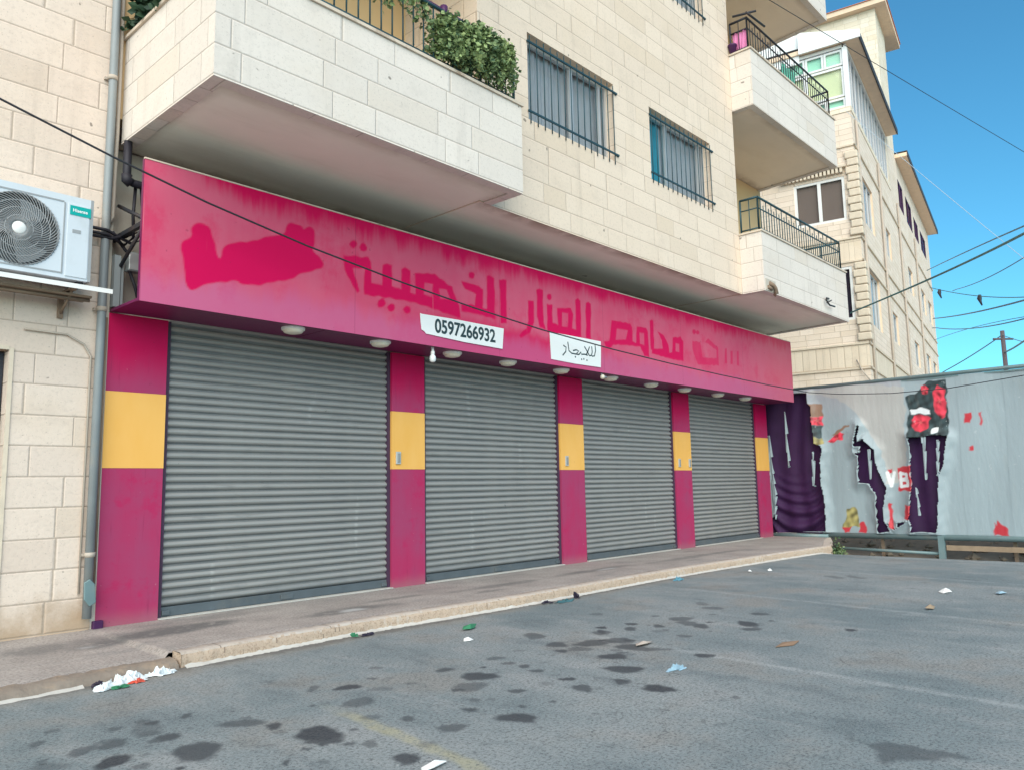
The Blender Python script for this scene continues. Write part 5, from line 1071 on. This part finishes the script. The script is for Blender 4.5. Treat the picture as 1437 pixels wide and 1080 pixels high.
for k, r, mt, lb in (('w1', .005, 'cable', 'thin dark wire high up in front of the topmost balcony'), ('w2', .006, 'cable_pale', 'pale wire sloping steeply down the open sky'), ('w3', .016, 'cable_blue', 'thin wire just above the thick teal cable'), ('w4', .022, 'cable_teal', 'thick teal cable tied to the corner of the neighbouring building'), ('w5', .012, 'cable_blue', 'faint wire just below the thick teal cable'), ('w6', .014, 'cable_teal', 'sagging wire carrying two small dark knots'), ('w7', .022, 'cable_blue', 'grey-blue cable right below the wire with two knots'), ('w8', .018, 'cable_blue', 'grey-blue cable third from the hoarding top in the sky'), ('w9', .010, 'cable_blue', 'faint sagging wire lowest before the pole wires'), ('w10', .022, 'cable_blue', 'stay wire rising from the left to the top of the pole'), ('w11', .03, 'cable_blue', 'short cable leaving the pole below its top towards the right'), ('w12', .014, 'cable_blue', 'thin wire leaving the top of the pole towards the right')):
    wire(cat(W[k], t0={'w1': -.9, 'w10': -.4, 'w11': 0, 'w12': 0}.get(k, -.04), t1=1.0 if k == 'w10' else 1.9), r, mt, lb)
kn = None
for i, (p, lb) in enumerate((((31.35,.25,7.88), 'dark rag knotted on the sagging wire near the roof end'), ((26.98,-1.88,6.56), 'dark rag knotted on the sagging wire out in the open sky'))):
    q = Vector(p); mb = MB(); mb.tube([q+Vector((0,0,.06)), q+Vector((.03,.03,-.05)), q+Vector((-.02,0,-.16)), q+Vector((.02,-.03,-.28))], [.04,.07,.04,.02], 7); tag(mb.build('rag', M['cable']), lb, 'rag', 'rags on the wire')
pl_ = thing('utility_pole', 'dark wooden utility pole standing behind the hoarding at right', 'pole', (34.5, -1.02, -.4))
MB().tube([(34.5,-1.02,-.4), (34.42,-1.02,6.62)], [.10,.075], 10).build('shaft', M['pole'], pl_)
MB().tube([(34.15,-.75,6.3),(34.7,-1.3,6.3)], .04, 6).build('crossarm', M['pole'], pl_)

# ------------------------------------------------------------------ litter
def crumple(name, c, sx, sy, sz, mat, label, seed, cat_='litter', group=None):
    R = np.random.default_rng(seed); bm = bmesh.new(); bmesh.ops.create_icosphere(bm, subdivisions=3, radius=1); mb = MB(); off = R.normal(0, 1, (14, 3)); off /= np.linalg.norm(off, axis=1)[:, None]; amp = R.uniform(.1, .5, 14)
    for v in bm.verts:
        d = np.array(v.co); k = 1 + sum(a*((1-abs(d@o_))**3-.35)*.9 for a, o_ in zip(amp, off)) + R.normal(0, .13); p = d*k; v.co = (c[0]+p[0]*sx, c[1]+p[1]*sy, c[2]+max(-.12, p[2])*sz)
    bm.verts.index_update(); mb.v = [tuple(v.co) for v in bm.verts]; mb.f = [[v.index for v in f.verts] for f in bm.faces]; mb.mi = [0]*len(mb.f); mb.sm = [False]*len(mb.f); bm.free()
    return tag(mb.build(name, mat), label, cat_, group)
def wad(name, c, sx, sy, sz, mat, label, seed, cat_='litter'):     # crumpled thin sheet, folded over itself
    R = np.random.default_rng(seed); n = 26; P = []; ph = R.uniform(0, 6.28); mb = MB()
    for i in range(n):
        r = i/(n-1)
        for k in range(37):
            t = 2*math.pi*k/36; e = 1+.28*math.sin(3*t+ph)+.18*math.sin(5*t+2*ph)+.10*math.sin(9*t+ph); X, Y = r*e*math.cos(t), r*e*math.sin(t)
            h = 1-abs(float(wob(np.array(X), np.array(Y), 4.2, seed))); h2 = 1-abs(float(wob(np.array(X), np.array(Y), 10, seed+90)))
            P.append((c[0]+sx*(X+.22*float(wob(np.array(X), np.array(Y), 6, seed+7))), c[1]+sy*(Y+.22*float(wob(np.array(X), np.array(Y), 6, seed+8))), -.098+sz*max(.04, (h**2*.85+h2**2*.45-.15)*(1.15-r*r))))
    mb.grid(P, n, 37, smooth=False)
    return tag(mb.build(name, mat, fixn=False), label, cat_)
M['bag'] = plain('white_plastic', (.72,.76,.77), .35, var=.08, sc=20); M['red_bag'] = plain('red_wrapper', (.62,.09,.05), .4, var=.3, sc=40); M['blue_bag'] = plain('pale_blue_plastic', (.34,.50,.60), .35, var=.1); M['dark_bag'] = plain('dark_scrap', (.025,.018,.035), .6); M['green_scrap'] = plain('green_scrap', (.04,.20,.10), .6, var=.3, sc=30)
wad('crumpled_tissue', (2.22,-1.755,-.068), .11, .055, .065, M['bag'], 'large crumpled white tissue in the litter heap against the kerb', 1)
wad('crumpled_tissue', (2.04,-1.86,-.085), .07, .035, .04, M['bag'], 'white scrap at the left tip of the litter heap', 2)
wad('crumpled_tissue', (2.12,-1.80,-.078), .075, .05, .05, M['bag'], 'crumpled white tissue in the middle of the litter heap', 3)
wad('plastic_bag', (2.45,-1.73,-.075), .09, .045, .05, M['bag'], 'white plastic bag lying alone at the low end of the pale kerb', 4)
wad('red_wrapper', (2.26,-1.82,-.085), .05, .025, .028, M['red_bag'], 'red wrapper at the right of the litter heap', 5)
crumple('dark_scrap', (2.03,-1.77,-.085), .035, .03, .04, M['dark_bag'], 'dark scrap behind the left end of the litter heap', 6)
crumple('green_scrap', (2.12,-1.90,-.092), .05, .025, .02, M['green_scrap'], 'green vegetable scrap in front of the litter heap', 7)
crumple('dark_scrap', (4.07,-1.70,-.085), .04, .025, .03, M['green_scrap'], 'greenish weed tuft in the gutter beside the reddish kerb patch', 8)
crumple('dark_scrap', (4.18,-1.72,-.09), .05, .02, .025, M['dark_bag'], 'flattened dark scrap in the gutter below the second pillar', 9)
crumple('dark_scrap', (6.45,-1.78,-.088), .06, .03, .03, M['dark_bag'], 'dark scrap in the gutter left of the teal cloth', 10)
wad('teal_cloth', (6.66,-1.84,-.09), .13, .035, .03, plain('teal_rag', (.05,.13,.15), .8), 'dirty teal rag lying in the gutter below the third pillar', 11)
crumple('dark_scrap', (6.92,-1.80,-.085), .06, .03, .04, M['dark_bag'], 'dark scrap at the right end of the teal rag', 12)
wad('blue_bag', (8.95,-1.84,-.085), .09, .04, .05, plain('blue_rag', (.10,.26,.34), .7), 'small blue bag in the gutter far along the kerb', 13)
wad('plastic_bag', (4.71,-4.36,-.095), .085, .045, .03, M['blue_bag'], 'pale blue plastic bag flattened on the open asphalt', 14)
def sheet(name, c, pts, mat, label, lift=.012, seed=1):
    R = np.random.default_rng(seed); mb = MB(); n = len(pts); ctr = (c[0], c[1], c[2]+lift*1.6); q = [(c[0]+a, c[1]+b, c[2]+R.uniform(.002, lift)) for a, b in pts]
    for i in range(n): mb.poly([ctr, q[i], q[(i+1)%n]]); mb.poly([(ctr[0],ctr[1],ctr[2]-.003), (q[(i+1)%n][0],q[(i+1)%n][1],q[(i+1)%n][2]-.003), (q[i][0],q[i][1],q[i][2]-.003)])
    return tag(mb.build(name, mat, fixn=False), label, 'litter')
sheet('leaf', (4.92,-2.20,-.098), [(-.10,.0), (-.05,.04), (.03,.045), (.12,.05), (.05,.0), (-.03,-.03)], M['green_scrap'], 'bright green leaf on the asphalt near the kerb', .03)
sheet('paper_scrap', (2.44,-4.51,-.099), [(-.08,-.01), (-.05,.03), (.04,.035), (.075,.03), (.07,-.005), (-.02,-.025)], M['paper'], 'white paper scrap in the foreground by the yellow line', .02, 2)
sheet('paper_scrap', (9.58,-4.76,-.099), [(-.12,.0), (-.05,.06), (.08,.05), (.14,.0), (.05,-.05), (-.07,-.04)], M['paper'], 'white paper scrap lying alone far right on the asphalt', .03, 3)
sheet('paper_scrap', (9.75,-5.25,-.099), [(-.12,.0), (-.05,.05), (.08,.04), (.12,.0), (.05,-.04)], M['blue_bag'], 'greyish scrap at the right edge of the asphalt', .02, 4)
sheet('cardboard_scrap', (8.26,-4.96,-.099), [(-.09,.02), (.03,.04), (.11,-.01), (.0,-.03)], M['wood'], 'dark brown stick-like scrap right of the middle of the lot', .03, 5)
sheet('cardboard_scrap', (5.25,-3.75,-.099), [(-.10,.0), (-.03,.05), (.07,.04), (.11,-.01), (.0,-.04)], M['kerb'], 'tan cardboard scrap among the oil stains', .02, 6)
sheet('cardboard_scrap', (5.9,-4.6,-.099), [(-.16,.02), (.03,.05), (.18,-.02), (.0,-.05)], plain('brown_card', (.26,.17,.11), .9), 'flat brown cardboard scrap beside the white parking line', .01, 7)
for i, (x, y, lb) in enumerate(((10.3,-2.15,'tiny white scrap by the far kerb, left of a pair'), (10.6,-2.3,'tiny white scrap by the far kerb, right of a pair'), (4.55,-2.55,'tiny white scrap between leaf and kerb'))):
    sheet('paper_scrap', (x,y,-.099), [(-.05,.0), (-.02,.03), (.04,.025), (.05,-.01), (.0,-.03)], M['paper'], lb, .02, 10+i)
